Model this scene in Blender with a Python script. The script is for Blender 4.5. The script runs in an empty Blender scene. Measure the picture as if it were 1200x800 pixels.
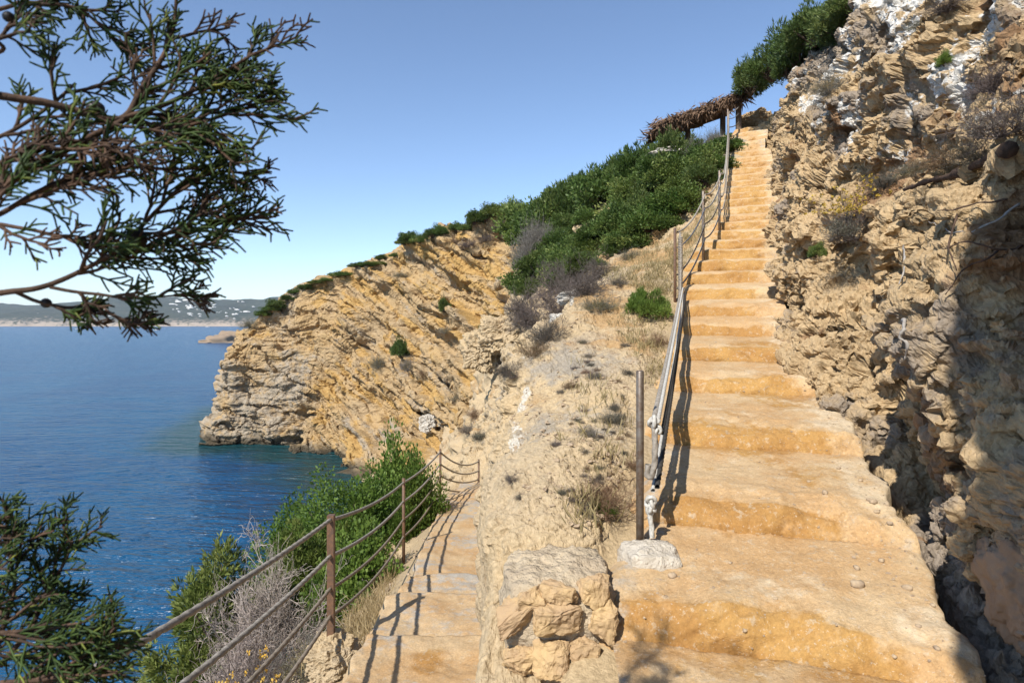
import bpy, bmesh, math, random
import numpy as np
from mathutils import Vector

F = 720.0; CX = 600.0; HZ = 379.0
SEA = -14.0
scene = bpy.context.scene
COL = scene.collection
random.seed(7)
SUNV = np.array([0.37, 0.62, -0.69])      # travel direction of sunlight
SUNV = SUNV/np.linalg.norm(SUNV)

def P3(px, py, Y):
    return np.array([Y*(px-CX)/F, Y, Y*(HZ-py)/F])

# ------------------------------------------------------------------ noise
def _h(ix, iy, iz, seed):
    h = (ix.astype(np.int64)*73856093) ^ (iy.astype(np.int64)*19349663) ^ (iz.astype(np.int64)*83492791) ^ (seed*2654435761)
    h = (h & 0xffffffff).astype(np.uint64)
    h ^= h >> np.uint64(16); h = (h*np.uint64(0x7feb352d)) & np.uint64(0xffffffff)
    h ^= h >> np.uint64(15); h = (h*np.uint64(0x846ca68b)) & np.uint64(0xffffffff)
    h ^= h >> np.uint64(16)
    return h
def _r(h):
    return h.astype(np.float64)/4294967295.0
def vnoise(P, seed=0):
    i = np.floor(P).astype(np.int64); f = P-i
    u = f*f*f*(f*(f*6-15)+10)
    out = 0
    for dx in (0, 1):
        wx = u[:, 0] if dx else 1-u[:, 0]
        for dy in (0, 1):
            wy = u[:, 1] if dy else 1-u[:, 1]
            for dz in (0, 1):
                wz = u[:, 2] if dz else 1-u[:, 2]
                h = _h(i[:, 0]+dx, i[:, 1]+dy, i[:, 2]+dz, seed)
                gx = _r(h)*2-1
                gy = _r((h*np.uint64(2654435761)) & np.uint64(0xffffffff))*2-1
                gz = _r((h*np.uint64(2246822519)) & np.uint64(0xffffffff))*2-1
                out = out + wx*wy*wz*(gx*(f[:, 0]-dx)+gy*(f[:, 1]-dy)+gz*(f[:, 2]-dz))
    return out*1.5
def fbm(P, oct=4, seed=0, gain=.5):
    a = 1.0; s = 0; q = P
    for o in range(oct):
        s = s+a*vnoise(q, seed+o); q = q*2.03+17.1; a *= gain
    return s
def worley(P, seed=0, tilt=False):
    i = np.floor(P).astype(np.int64)
    f1 = np.full(len(P), 9.0); f2 = np.full(len(P), 9.0); idr = np.zeros(len(P)); tl = np.zeros(len(P))
    for dx in (-1, 0, 1):
        for dy in (-1, 0, 1):
            for dz in (-1, 0, 1):
                cx = i[:, 0]+dx; cy = i[:, 1]+dy; cz = i[:, 2]+dz
                h = _h(cx, cy, cz, seed)
                rx = _r(h); ry = _r((h*np.uint64(2654435761)) & np.uint64(0xffffffff)); rz = _r((h*np.uint64(2246822519)) & np.uint64(0xffffffff))
                d = (cx+rx-P[:, 0])**2+(cy+ry-P[:, 1])**2+(cz+rz-P[:, 2])**2
                m = d < f1
                f2 = np.where(m, f1, np.minimum(f2, d))
                idr = np.where(m, (rx*7.13+ry*3.7+rz*5.9) % 1.0, idr)
                if tilt:
                    h2 = (h*np.uint64(3266489917)+np.uint64(668265263)) & np.uint64(0xffffffff); h2 ^= h2 >> np.uint64(13)
                    a = _r((h2*np.uint64(2246822519)) & np.uint64(0xffffffff))*2-1; b = _r((h2*np.uint64(3266489917)) & np.uint64(0xffffffff))*2-1; c = _r((h2*np.uint64(374761393)) & np.uint64(0xffffffff))*2-1
                    tl = np.where(m, (P[:, 0]-cx-rx)*a+(P[:, 1]-cy-ry)*b+(P[:, 2]-cz-rz)*c, tl)
                f1 = np.where(m, d, f1)
    if tilt: return np.sqrt(f1), np.sqrt(f2), idr, tl
    return np.sqrt(f1), np.sqrt(f2), idr
def facet(P, seed, step=.5, tilt=1.0, crack=.12, cw=.07, band=.12):
    """angular broken-rock relief: each cell is a tilted plane at its own level, with a narrow crack round it"""
    w1, w2, wi, tl = worley(P, seed, True); e = w2-w1
    return ((wi-.5)*step+tl*tilt)*sst(0, band, e)-crack*(1-sst(0, cw, e))
def sst(a, b, x):
    t = np.clip((x-a)/(b-a), 0, 1); return t*t*(3-2*t)

# ------------------------------------------------------------------ meshes
def new_mesh(name, V, Q, mats, smooth=True, attrs=None, mi=None):
    V = np.asarray(V, np.float32).reshape(-1, 3); Q = np.asarray(Q, np.int32)
    k = Q.shape[1]; n = len(Q)
    me = bpy.data.meshes.new(name)
    me.vertices.add(len(V)); me.vertices.foreach_set('co', V.ravel())
    me.loops.add(n*k); me.loops.foreach_set('vertex_index', Q.ravel())
    me.polygons.add(n)
    me.polygons.foreach_set('loop_start', np.arange(0, n*k, k, dtype=np.int32))
    me.polygons.foreach_set('loop_total', np.full(n, k, np.int32))
    me.polygons.foreach_set('use_smooth', np.full(n, smooth, bool))
    for m in (mats if isinstance(mats, (list, tuple)) else [mats]): me.materials.append(m)
    if mi is not None: me.polygons.foreach_set('material_index', np.asarray(mi, np.int32))
    if attrs:
        for an, A in attrs.items():
            a = me.color_attributes.new(an, 'FLOAT_COLOR', 'POINT')
            B = np.ones((len(V), 4), np.float32); A = np.asarray(A, np.float32)
            if A.ndim == 1: B[:, :3] = A[:, None]
            else: B[:, :A.shape[1]] = A
            a.data.foreach_set('color', B.ravel())
    me.update(calc_edges=True); me.validate()
    return me
def link(name, me, parent=None):
    o = bpy.data.objects.new(name, me); COL.objects.link(o)
    if parent is not None: o.parent = parent
    return o
def empty(name, loc=(0, 0, 0), rz=0, s=1):
    o = bpy.data.objects.new(name, None); COL.objects.link(o)
    o.location = loc; o.rotation_euler = (0, 0, rz); o.scale = (s, s, s) if not isinstance(s, (tuple, list)) else s
    o.empty_display_size = .1
    return o
def tag(o, label, cat, group=None):
    o['label'] = label; o['category'] = cat
    if group: o['group'] = group
    return o
def dup(root, loc, rz, s, name=None):
    r = root.copy(); COL.objects.link(r); r.location = loc; r.rotation_euler = (0, 0, rz)
    r.scale = (s, s, s) if not isinstance(s, (tuple, list)) else s
    for ch in list(root.children):
        c = ch.copy(); COL.objects.link(c); c.parent = r
    return r
class MB:
    def __init__(s): s.V = []; s.Q = []; s.A = []; s.n = 0
    def add(s, V, Q, a=.5):
        V = np.asarray(V, float).reshape(-1, 3); Q = np.asarray(Q, int)
        s.V.append(V); s.Q.append(Q+s.n); s.n += len(V)
        s.A.append(np.full(len(V), a) if np.isscalar(a) else np.asarray(a))
    def mesh(s, name, mats, smooth=True):
        if not s.V:
            return None
        return new_mesh(name, np.concatenate(s.V), np.concatenate(s.Q), mats, smooth, {'lv': np.concatenate(s.A)})
def tube(mb, pts, rad, sides=5, a=.5, cap=True):
    pts = np.asarray(pts, float); n = len(pts)
    rad = np.full(n, rad) if np.isscalar(rad) else np.asarray(rad, float)
    t = np.gradient(pts, axis=0); t /= (np.linalg.norm(t, axis=1)[:, None]+1e-9)
    ref = np.array([0, 0, 1.0]) if abs(t[0][2]) < .8 else np.array([1.0, 0, 0])
    N = np.zeros_like(pts); u = ref-t[0]*ref.dot(t[0]); u /= np.linalg.norm(u)
    for i in range(n):
        u = u-t[i]*u.dot(t[i]); u /= (np.linalg.norm(u)+1e-9); N[i] = u
    B = np.cross(t, N)
    th = np.linspace(0, 2*math.pi, sides, endpoint=False)
    ring = (N[:, None, :]*np.cos(th)[None, :, None]+B[:, None, :]*np.sin(th)[None, :, None])*rad[:, None, None]
    V = (pts[:, None, :]+ring).reshape(-1, 3)
    i = np.arange(n-1)[:, None]*sides; j = np.arange(sides)[None, :]; j2 = (j+1) % sides
    Q = np.stack([i+j, i+j2, i+sides+j2, i+sides+j], -1).reshape(-1, 4)
    if cap:
        c0 = len(V); V = np.concatenate([V, pts[:1], pts[-1:]])
        jj = np.arange(0, sides); e = (n-1)*sides
        q = []
        for m in range(0, sides, 2):
            q.append([c0, (m+2) % sides if m+2 <= sides else 0, (m+1) % sides, m])
            q.append([c0+1, e+m, e+(m+1) % sides, e+((m+2) % sides if m+2 <= sides else 0)])
        q = [x for x in q if len(set(x)) == 4]
        if q: Q = np.concatenate([Q, np.array(q)])
    mb.add(V, Q, a)
def rope(mb, pts, r, pitch=.09, sides=12, strands=3, a=.5):
    pts = np.asarray(pts, float)
    L = np.concatenate([[0], np.cumsum(np.linalg.norm(np.diff(pts, axis=0), axis=1))])
    n = max(8, int(L[-1]/(pitch/5)))
    n = min(n, 900)
    l = np.linspace(0, L[-1], n)
    q = np.stack([np.interp(l, L, pts[:, k]) for k in range(3)], 1)
    t = np.gradient(q, axis=0); t /= np.linalg.norm(t, axis=1)[:, None]
    ref = np.array([0, 0, 1.0]) if abs(t[0][2]) < .8 else np.array([1.0, 0, 0])
    N = np.zeros_like(q); u = ref
    for i in range(n):
        u = u-t[i]*u.dot(t[i]); u /= np.linalg.norm(u); N[i] = u
    B = np.cross(t, N); th = np.linspace(0, 2*math.pi, sides, endpoint=False)
    ph = l/pitch*2*math.pi/strands*1.0
    rr = r*(.74+.30*np.abs(np.cos(strands/2*(th[None, :]-ph[:, None]))))
    V = (q[:, None, :]+(N[:, None, :]*np.cos(th)[None, :, None]+B[:, None, :]*np.sin(th)[None, :, None])*rr[:, :, None]).reshape(-1, 3)
    i = np.arange(n-1)[:, None]*sides; j = np.arange(sides)[None, :]; j2 = (j+1) % sides
    Q = np.stack([i+j, i+j2, i+sides+j2, i+sides+j], -1).reshape(-1, 4)
    mb.add(V, Q, a)
def cr(C, t, axis=0):
    C = np.moveaxis(np.asarray(C, float), axis, 0); n = len(C)
    i = np.clip(np.floor(t).astype(int), 0, n-2); f = (t-i).reshape((-1,)+(1,)*(C.ndim-1))
    g = lambda k: C[np.clip(k, 0, n-1)]
    p0, p1, p2, p3 = g(i-1), g(i), g(i+1), g(i+2)
    p0 = np.where((i == 0).reshape(f.shape), 2*p1-p2, p0); p3 = np.where((i == n-2).reshape(f.shape), 2*p2-p1, p3)
    r = .5*((2*p1)+(-p0+p2)*f+(2*p0-5*p1+4*p2-p3)*f**2+(-p0+3*p1-3*p2+p3)*f**3)
    return np.moveaxis(r, 0, axis)
def tlist(ns):
    out = []
    for k, n in enumerate(ns): out.append(k+np.arange(n)/n)
    return np.concatenate(out+[[len(ns)]])
def gridq(R, C):
    i = np.arange(R-1)[:, None]*C; j = np.arange(C-1)[None, :]
    return np.stack([i+j, i+j+1, i+C+j+1, i+C+j], -1).reshape(-1, 4)
def gnormals(G):
    du = np.gradient(G, axis=0); dv = np.gradient(G, axis=1)
    n = np.cross(du, dv); n /= (np.linalg.norm(n, axis=2)[..., None]+1e-9)
    return n
def stage(G, d, ref, smooth=0, fix=None):
    """push a grid along its own normals by d, optionally relax it, and return it with the new normals"""
    def nrm(G):
        n = gnormals(G); s = np.sign((n.reshape(-1, 3)@np.asarray(ref, float)).sum()); return n*s
    G = G+nrm(G)*d.reshape(G.shape[:2])[..., None]
    for _ in range(smooth):
        H = G.copy(); H[1:-1, 1:-1] = .5*G[1:-1, 1:-1]+.125*(G[:-2, 1:-1]+G[2:, 1:-1]+G[1:-1, :-2]+G[1:-1, 2:]); G = H
    return G, G.reshape(-1, 3)
def sphere(nu=16, nv=10):
    V = []; Q = []
    for i in range(nv+1):
        a = math.pi*i/nv
        for j in range(nu):
            b = 2*math.pi*j/nu
            V.append((math.sin(a)*math.cos(b), math.sin(a)*math.sin(b), math.cos(a)))
    for i in range(nv):
        for j in range(nu):
            Q.append((i*nu+j, i*nu+(j+1) % nu, (i+1)*nu+(j+1) % nu, (i+1)*nu+j)[::-1])
    return np.array(V), np.array(Q)
def rock_blob(seed, size, nu=28, nv=18, amp=.28, boxy=.6, fc=.5):
    V, Q = sphere(nu, nv)
    m = np.max(np.abs(V), axis=1)[:, None]
    V = V*(1-boxy)+V/m*.8*boxy
    d = fbm(V*1.3+seed*3.7, 4, seed)
    f1, f2, idr = worley(V*1.6+seed, seed+5)
    d = d*.8+(idr-.5)*.5*sst(0, .25, f2-f1)
    return V*(1+amp*d[:, None]+amp*fc*facet(V*1.7+seed*1.3, seed+9, .3, 1.1, .10)[:, None])*np.asarray(size), Q
def boxv(mb, c, s, a=.5, R=None):
    v = np.array([(x, y, z) for x in (-.5, .5) for y in (-.5, .5) for z in (-.5, .5)])*np.asarray(s)
    if R is not None: v = v@np.asarray(R).T
    q = [(0, 1, 3, 2), (4, 6, 7, 5), (0, 4, 5, 1), (2, 3, 7, 6), (0, 2, 6, 4), (1, 5, 7, 3)]
    mb.add(v+np.asarray(c), q, a)

# ------------------------------------------------------------------ materials
class NT:
    def __init__(s, name):
        s.m = bpy.data.materials.new(name); s.m.use_nodes = True
        s.t = s.m.node_tree; s.t.nodes.clear()
        s.out = s.t.nodes.new('ShaderNodeOutputMaterial')
    def n(s, ty, props=None, **inp):
        nd = s.t.nodes.new(ty)
        for k, v in (props or {}).items(): setattr(nd, k, v)
        for k, v in inp.items():
            key = int(k[1:]) if k[0] == 'i' and k[1:].isdigit() else k.replace('_', ' ')
            s.set(nd.inputs[key], v)
        return nd
    def set(s, sock, v):
        if isinstance(v, bpy.types.NodeSocket): s.t.links.new(v, sock)
        elif isinstance(v, bpy.types.Node): s.t.links.new(v.outputs[0], sock)
        else:
            if isinstance(v, (tuple, list)) and len(v) == 3 and sock.type == 'RGBA': v = (*v, 1)
            sock.default_value = v
    def pos(s):
        return s.n('ShaderNodeTexCoord').outputs['Object']
    def noise(s, scale, detail=4, rough=.55, vec=None, dist=0):
        return s.n('ShaderNodeTexNoise', Vector=vec if vec is not None else s.pos(), Scale=scale, Detail=detail, Roughness=rough, Distortion=dist).outputs['Fac']
    def mapr(s, v, a, b, c=0., d=1., smooth=True):
        nd = s.n('ShaderNodeMapRange', {'interpolation_type': 'SMOOTHSTEP' if smooth else 'LINEAR'})
        s.set(nd.inputs[0], v); nd.inputs[1].default_value = a; nd.inputs[2].default_value = b; nd.inputs[3].default_value = c; nd.inputs[4].default_value = d
        return nd.outputs[0]
    def mix(s, f, a, b, bt='MIX'):
        nd = s.n('ShaderNodeMix', {'data_type': 'RGBA', 'blend_type': bt})
        s.set(nd.inputs[0], f); s.set(nd.inputs[6], a); s.set(nd.inputs[7], b)
        return nd.outputs[2]
    def math(s, op, a, b=0.):
        nd = s.n('ShaderNodeMath', {'operation': op}); s.set(nd.inputs[0], a); s.set(nd.inputs[1], b); return nd.outputs[0]
    def attr(s, name):
        nd = s.n('ShaderNodeVertexColor', {'layer_name': name}); sp = s.n('ShaderNodeSeparateColor'); s.set(sp.inputs[0], nd.outputs[0])
        return sp.outputs
    def bsdf(s, col, rough=.9, normal=None, spec=.2, **kw):
        nd = s.n('ShaderNodeBsdfPrincipled'); s.set(nd.inputs['Base Color'], col); s.set(nd.inputs['Roughness'], rough)
        s.set(nd.inputs['Specular IOR Level'], spec)
        if normal is not None: s.set(nd.inputs['Normal'], normal)
        for k, v in kw.items(): s.set(nd.inputs[k.replace('_', ' ')], v)
        s.t.links.new(nd.outputs[0], s.out.inputs[0]); return nd
    def bump(s, h, strength=.5, dist=.02, normal=None):
        nd = s.n('ShaderNodeBump'); s.set(nd.inputs['Height'], h); nd.inputs['Strength'].default_value = strength; nd.inputs['Distance'].default_value = dist
        if normal is not None: s.set(nd.inputs['Normal'], normal)
        return nd.outputs[0]

def rock_mat(name, A, B, G, W, S, fine=1.0, bump=.02, tide=None):
    """A/B body colours, G grey weathering (mask r), W white crust (mask g), S stain/soil (mask b)"""
    m = NT(name); p = m.pos(); a = m.attr('mask')
    n1 = m.noise(.9*fine, 6, .6); n2 = m.noise(6*fine, 6, .65); n3 = m.noise(38*fine, 5, .7)
    c = m.mix(m.mapr(n1, .35, .65), A, B)
    c = m.mix(m.mapr(m.math('ADD', a[0], m.math('MULTIPLY', m.math('SUBTRACT', n2, .5), 1.6)), .3, .75), c, G)
    c = m.mix(m.mapr(m.math('ADD', a[2], m.math('MULTIPLY', m.math('SUBTRACT', n2, .5), 1.2)), .35, .7), c, S)
    n4 = m.noise(9*fine, 8, .72)
    c = m.mix(m.mapr(m.math('ADD', a[1], m.math('MULTIPLY', m.math('SUBTRACT', n4, .5), 1.5)), .48, .6), c, W)
    c = m.mix(1.0, c, m.n('ShaderNodeCombineColor', i0=m.mapr(n3, .25, .75, .68, 1.22, False), i1=m.mapr(n3, .25, .75, .66, 1.22, False), i2=m.mapr(n3, .25, .75, .62, 1.22, False)).outputs[0], 'MULTIPLY')
    if tide is not None:   # wet, algae-darkened rock just above the water
        z = m.n('ShaderNodeSeparateXYZ', i0=p).outputs[2]
        c = m.mix(m.mapr(m.math('ADD', z, m.math('MULTIPLY', n1, -1.6)), tide+.0, tide-.9), c, (.085, .068, .045))
    v = m.n('ShaderNodeTexVoronoi', {'feature': 'F1'}, Vector=p, Scale=22*fine).outputs['Distance']
    h = m.math('ADD', m.math('MULTIPLY', n3, .5), m.math('ADD', m.math('MULTIPLY', m.noise(120*fine, 3, .6), .22), m.math('MULTIPLY', v, -.35)))
    m.bsdf(c, .95, m.bump(h, .9, bump), .12)
    return m.m
M = {}
M['wall'] = rock_mat('conglomerate_rock', (.48, .35, .20), (.41, .30, .175), (.27, .22, .17), (.60, .58, .54), (.27, .165, .09), 1.0, .03)
M['slope'] = rock_mat('hillside_rock', (.46, .35, .21), (.42, .33, .215), (.31, .27, .215), (.53, .485, .41), (.38, .25, .125), 1.0, .025)
M['cliff'] = rock_mat('headland_rock', (.42, .29, .145), (.38, .28, .165), (.345, .29, .22), (.47, .41, .32), (.43, .275, .105), .28, .12, SEA+.35)
def stair_mat():
    m = NT('stained_concrete'); p = m.pos(); a = m.attr('mask')
    n1 = m.noise(1.7, 6, .62); n2 = m.noise(9, 6, .65); n3 = m.noise(60, 5, .7); n5 = m.noise(4, 7, .7)
    c = m.mix(m.mapr(n1, .38, .62), (.52, .375, .215), (.475, .30, .145))
    c = m.mix(m.mapr(m.math('ADD', a[1], m.math('MULTIPLY', m.math('SUBTRACT', n5, .5), 1.6)), .35, .75), c, (.585, .465, .31))
    f = m.mapr(m.math('ADD', a[0], m.math('MULTIPLY', m.math('SUBTRACT', n2, .5), 1.7)), .25, .8)
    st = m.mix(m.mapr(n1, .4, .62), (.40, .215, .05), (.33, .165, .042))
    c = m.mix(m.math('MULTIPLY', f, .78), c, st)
    c = m.mix(m.mapr(m.math('ADD', a[2], m.math('MULTIPLY', m.math('SUBTRACT', n2, .5), 1.4)), .4, .8), c, (.40, .365, .31))
    n6 = m.noise(22, 6, .7)
    c = m.mix(m.mapr(n6, .56, .66, 0, .55), c, (.50, .42, .31))
    c = m.mix(m.mapr(n6, .40, .30, 0, .45), c, (.25, .155, .08))
    n7 = m.noise(75, 3, .6); c = m.mix(m.mapr(n7, .62, .70, 0, .6), c, (.56, .48, .38)); c = m.mix(m.mapr(n7, .34, .28, 0, .5), c, (.22, .14, .08))
    k = m.mapr(n3, .25, .75, .74, 1.2, False)
    c = m.mix(1.0, c, m.n('ShaderNodeCombineColor', i0=k, i1=k, i2=k).outputs[0], 'MULTIPLY')
    h = m.math('ADD', m.math('MULTIPLY', n3, .5), m.math('ADD', m.math('MULTIPLY', m.noise(180, 3, .6), .3), m.math('MULTIPLY', n6, .6)))
    m.bsdf(c, .95, m.bump(h, .9, .014), .12); return m.m
M['stair'] = stair_mat()
def simple(name, c1, c2, scale=8, rough=.8, bump=.3, bd=.01, spec=.2, metallic=0.):
    m = NT(name); n = m.noise(scale, 6, .65)
    m.bsdf(m.mix(m.mapr(n, .35, .65), c1, c2), rough, m.bump(m.noise(scale*4, 4, .6), bump, bd), spec, Metallic=metallic); return m.m
M['path'] = simple('footpath_concrete', (.40, .325, .23), (.33, .265, .19), 5, .95, .8, .012, .1)
M['mortar'] = simple('grey_mortar', (.47, .38, .26), (.39, .31, .215), 7, .95, 1.0, .03, .1)
M['pierstone'] = simple('ochre_field_stone', (.46, .32, .165), (.37, .255, .15), 6, .9, .8, .012, .1)
M['footing'] = simple('pale_concrete', (.58, .52, .43), (.46, .405, .325), 14, .95, 1.0, .02, .1)
M['rust'] = simple('rusted_iron', (.16, .085, .045), (.10, .06, .04), 30, .6, .3, .002, .4)
M['steel'] = simple('weathered_steel', (.13, .085, .055), (.20, .17, .14), 26, .45, .2, .002, .5, .5)
M['ropeg'] = simple('weathered_rope', (.33, .295, .25), (.21, .185, .155), 40, .95, .6, .003, .1)
M['ropel'] = simple('brown_rope', (.26, .215, .165), (.18, .145, .11), 40, .95, .6, .003, .1)
M['ropew'] = simple('white_rope', (.52, .50, .455), (.36, .34, .30), 60, .95, .6, .003, .1)
M['ropek'] = simple('black_rope', (.035, .033, .03), (.06, .055, .05), 40, .9, .6, .003, .1)
M['wood'] = simple('weathered_wood', (.20, .15, .11), (.12, .09, .065), 20, .9, .6, .01, .1)
M['thatch'] = simple('dry_thatch', (.21, .135, .085), (.12, .075, .05), 16, .95, .6, .01, .1)
M['pebble'] = simple('pebble_stone', (.42, .32, .21), (.31, .235, .165), 30, .95, .6, .004, .1)
M['mud'] = simple('smooth_brown_clay', (.28, .20, .135), (.22, .155, .105), 4, .8, .8, .015, .2)
M['white_rock'] = simple('white_limestone', (.54, .51, .46), (.42, .37, .30), 5, .9, .8, .03, .1)
M['bark'] = simple('juniper_bark', (.115, .072, .05), (.06, .042, .032), 30, .95, .7, .004, .1)
M['deadwood'] = simple('bleached_dead_wood', (.42, .385, .34), (.30, .27, .235), 20, .9, .4, .003, .1)
M['stem'] = simple('shrub_stem', (.13, .095, .07), (.09, .065, .05), 20, .95, .4, .004, .1)
M['cone'] = simple('dark_juniper_berry', (.018, .016, .018), (.03, .024, .02), 40, .5, .2, .001, .4)
M['white_paint'] = simple('white_plaster', (.72, .70, .66), (.66, .64, .60), .3, .8, 0, .01, .2)
def leaf_mat(name, c1, c2, c3, trans=.3, rough=.55, spec=.3):
    m = NT(name); a = m.attr('lv'); oi = m.n('ShaderNodeObjectInfo').outputs['Random']
    c = m.mix(m.mapr(a[0], 0, .55, 0, 1, False), c1, c2); c = m.mix(m.mapr(a[0], .6, 1, 0, 1, False), c, c3)
    k = m.mapr(oi, 0, 1, .75, 1.25, False)
    c = m.mix(1., c, m.n('ShaderNodeCombineColor', i0=k, i1=m.mapr(oi, 0, 1, .85, 1.15, False), i2=k).outputs[0], 'MULTIPLY')
    b = m.bsdf(c, rough, None, spec)
    t = m.n('ShaderNodeBsdfTranslucent'); m.set(t.inputs[0], c)
    x = m.n('ShaderNodeMixShader'); x.inputs[0].default_value = trans
    m.t.links.new(b.outputs[0], x.inputs[1]); m.t.links.new(t.outputs[0], x.inputs[2]); m.t.links.new(x.outputs[0], m.out.inputs[0])
    return m.m
M['lentisk'] = leaf_mat('lentisk_leaf', (.085, .14, .025), (.15, .225, .04), (.24, .31, .07), .4)
M['juniper'] = leaf_mat('juniper_leaf', (.048, .08, .02), (.09, .135, .03), (.15, .185, .05), .3)
M['sjuniper'] = leaf_mat('yellow_green_juniper_leaf', (.075, .11, .02), (.13, .17, .035), (.21, .24, .065), .3)
M['mastic'] = leaf_mat('mastic_leaf', (.05, .088, .02), (.10, .16, .033), (.185, .22, .055), .35)
M['branchleaf'] = leaf_mat('juniper_scale_leaf', (.024, .045, .015), (.06, .108, .022), (.24, .28, .055), .35)
M['greyscrub'] = leaf_mat('grey_scrub_leaf', (.11, .105, .085), (.165, .155, .125), (.21, .195, .15), .2)
M['olive'] = leaf_mat('dry_olive_leaf', (.12, .105, .05), (.18, .155, .075), (.24, .20, .10), .2)
M['drytwig'] = leaf_mat('dry_grey_twig', (.085, .068, .058), (.13, .107, .09), (.18, .155, .13), .1)
M['greytwig'] = leaf_mat('pale_grey_twig', (.13, .12, .10), (.19, .175, .145), (.24, .22, .18), .1)
M['whitetwig'] = leaf_mat('bleached_twig', (.31, .27, .22), (.41, .365, .30), (.49, .44, .37), .1)
M['straw'] = leaf_mat('dry_straw', (.24, .18, .085), (.34, .26, .13), (.44, .35, .19), .3)
M['brownbrush'] = leaf_mat('brown_dry_leaf', (.16, .09, .05), (.22, .14, .08), (.28, .19, .12), .2)
M['flower'] = leaf_mat('yellow_everlasting_flower', (.42, .25, .04), (.52, .34, .05), (.58, .42, .09), .2)
# ================================================================== stairs table
KZ = np.array([-1.45, -1.40, -1.15, -.90, -.65, -.40, -.15, .10, .35, .60, .85, 1.10, 1.35, 1.60, 1.85, 2.10, 2.35, 2.60, 2.85, 3.10, 3.35, 3.60, 3.85, 4.10, 4.35, 4.60, 4.85, 5.10, 5.35, 5.60, 5.85, 6.10])
KY = np.array([.2, 2.55, 3.33, 4.38, 5.64, 6.5, 7.5, 8.05, 8.7, 9.2, 9.9, 10.45, 11.1, 11.6, 12.05, 12.7, 13.15, 13.55, 14.0, 14.55, 15.0, 15.4, 15.8, 16.2, 16.6, 16.95, 17.25, 17.7, 18.1, 18.4, 18.8, 19.3])
LPX = np.interp(np.arange(32), [1, 2, 3, 4, 5, 6, 7, 8, 10, 12, 14, 16, 18, 20, 24, 28, 30, 31], [716, 778, 788, 793, 796, 800, 804, 808, 812, 826, 838, 845, 850, 854, 855, 858, 862, 866])
RPX = np.interp(np.arange(32), [1, 2, 3, 4, 5, 6, 7, 8, 10, 14, 16, 20, 22, 24, 26, 30, 31], [1150, 1074, 1018, 967, 946, 924, 909, 907, 913, 913, 912, 909, 907, 905, 893, 896, 894])
SK = .21
KLy = KY+SK; KRy = KY-SK
KLx = KLy*(LPX-CX)/F; KRx = KRy*(RPX-CX)/F
KLx[0] = .28; KRx[0] = 1.6
def stair_z(Y): return np.interp(Y, KY, KZ)
def stair_L(Y): return np.interp(Y, KLy, KLx)
def stair_R(Y): return np.interp(Y, KRy, KRx)

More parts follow.
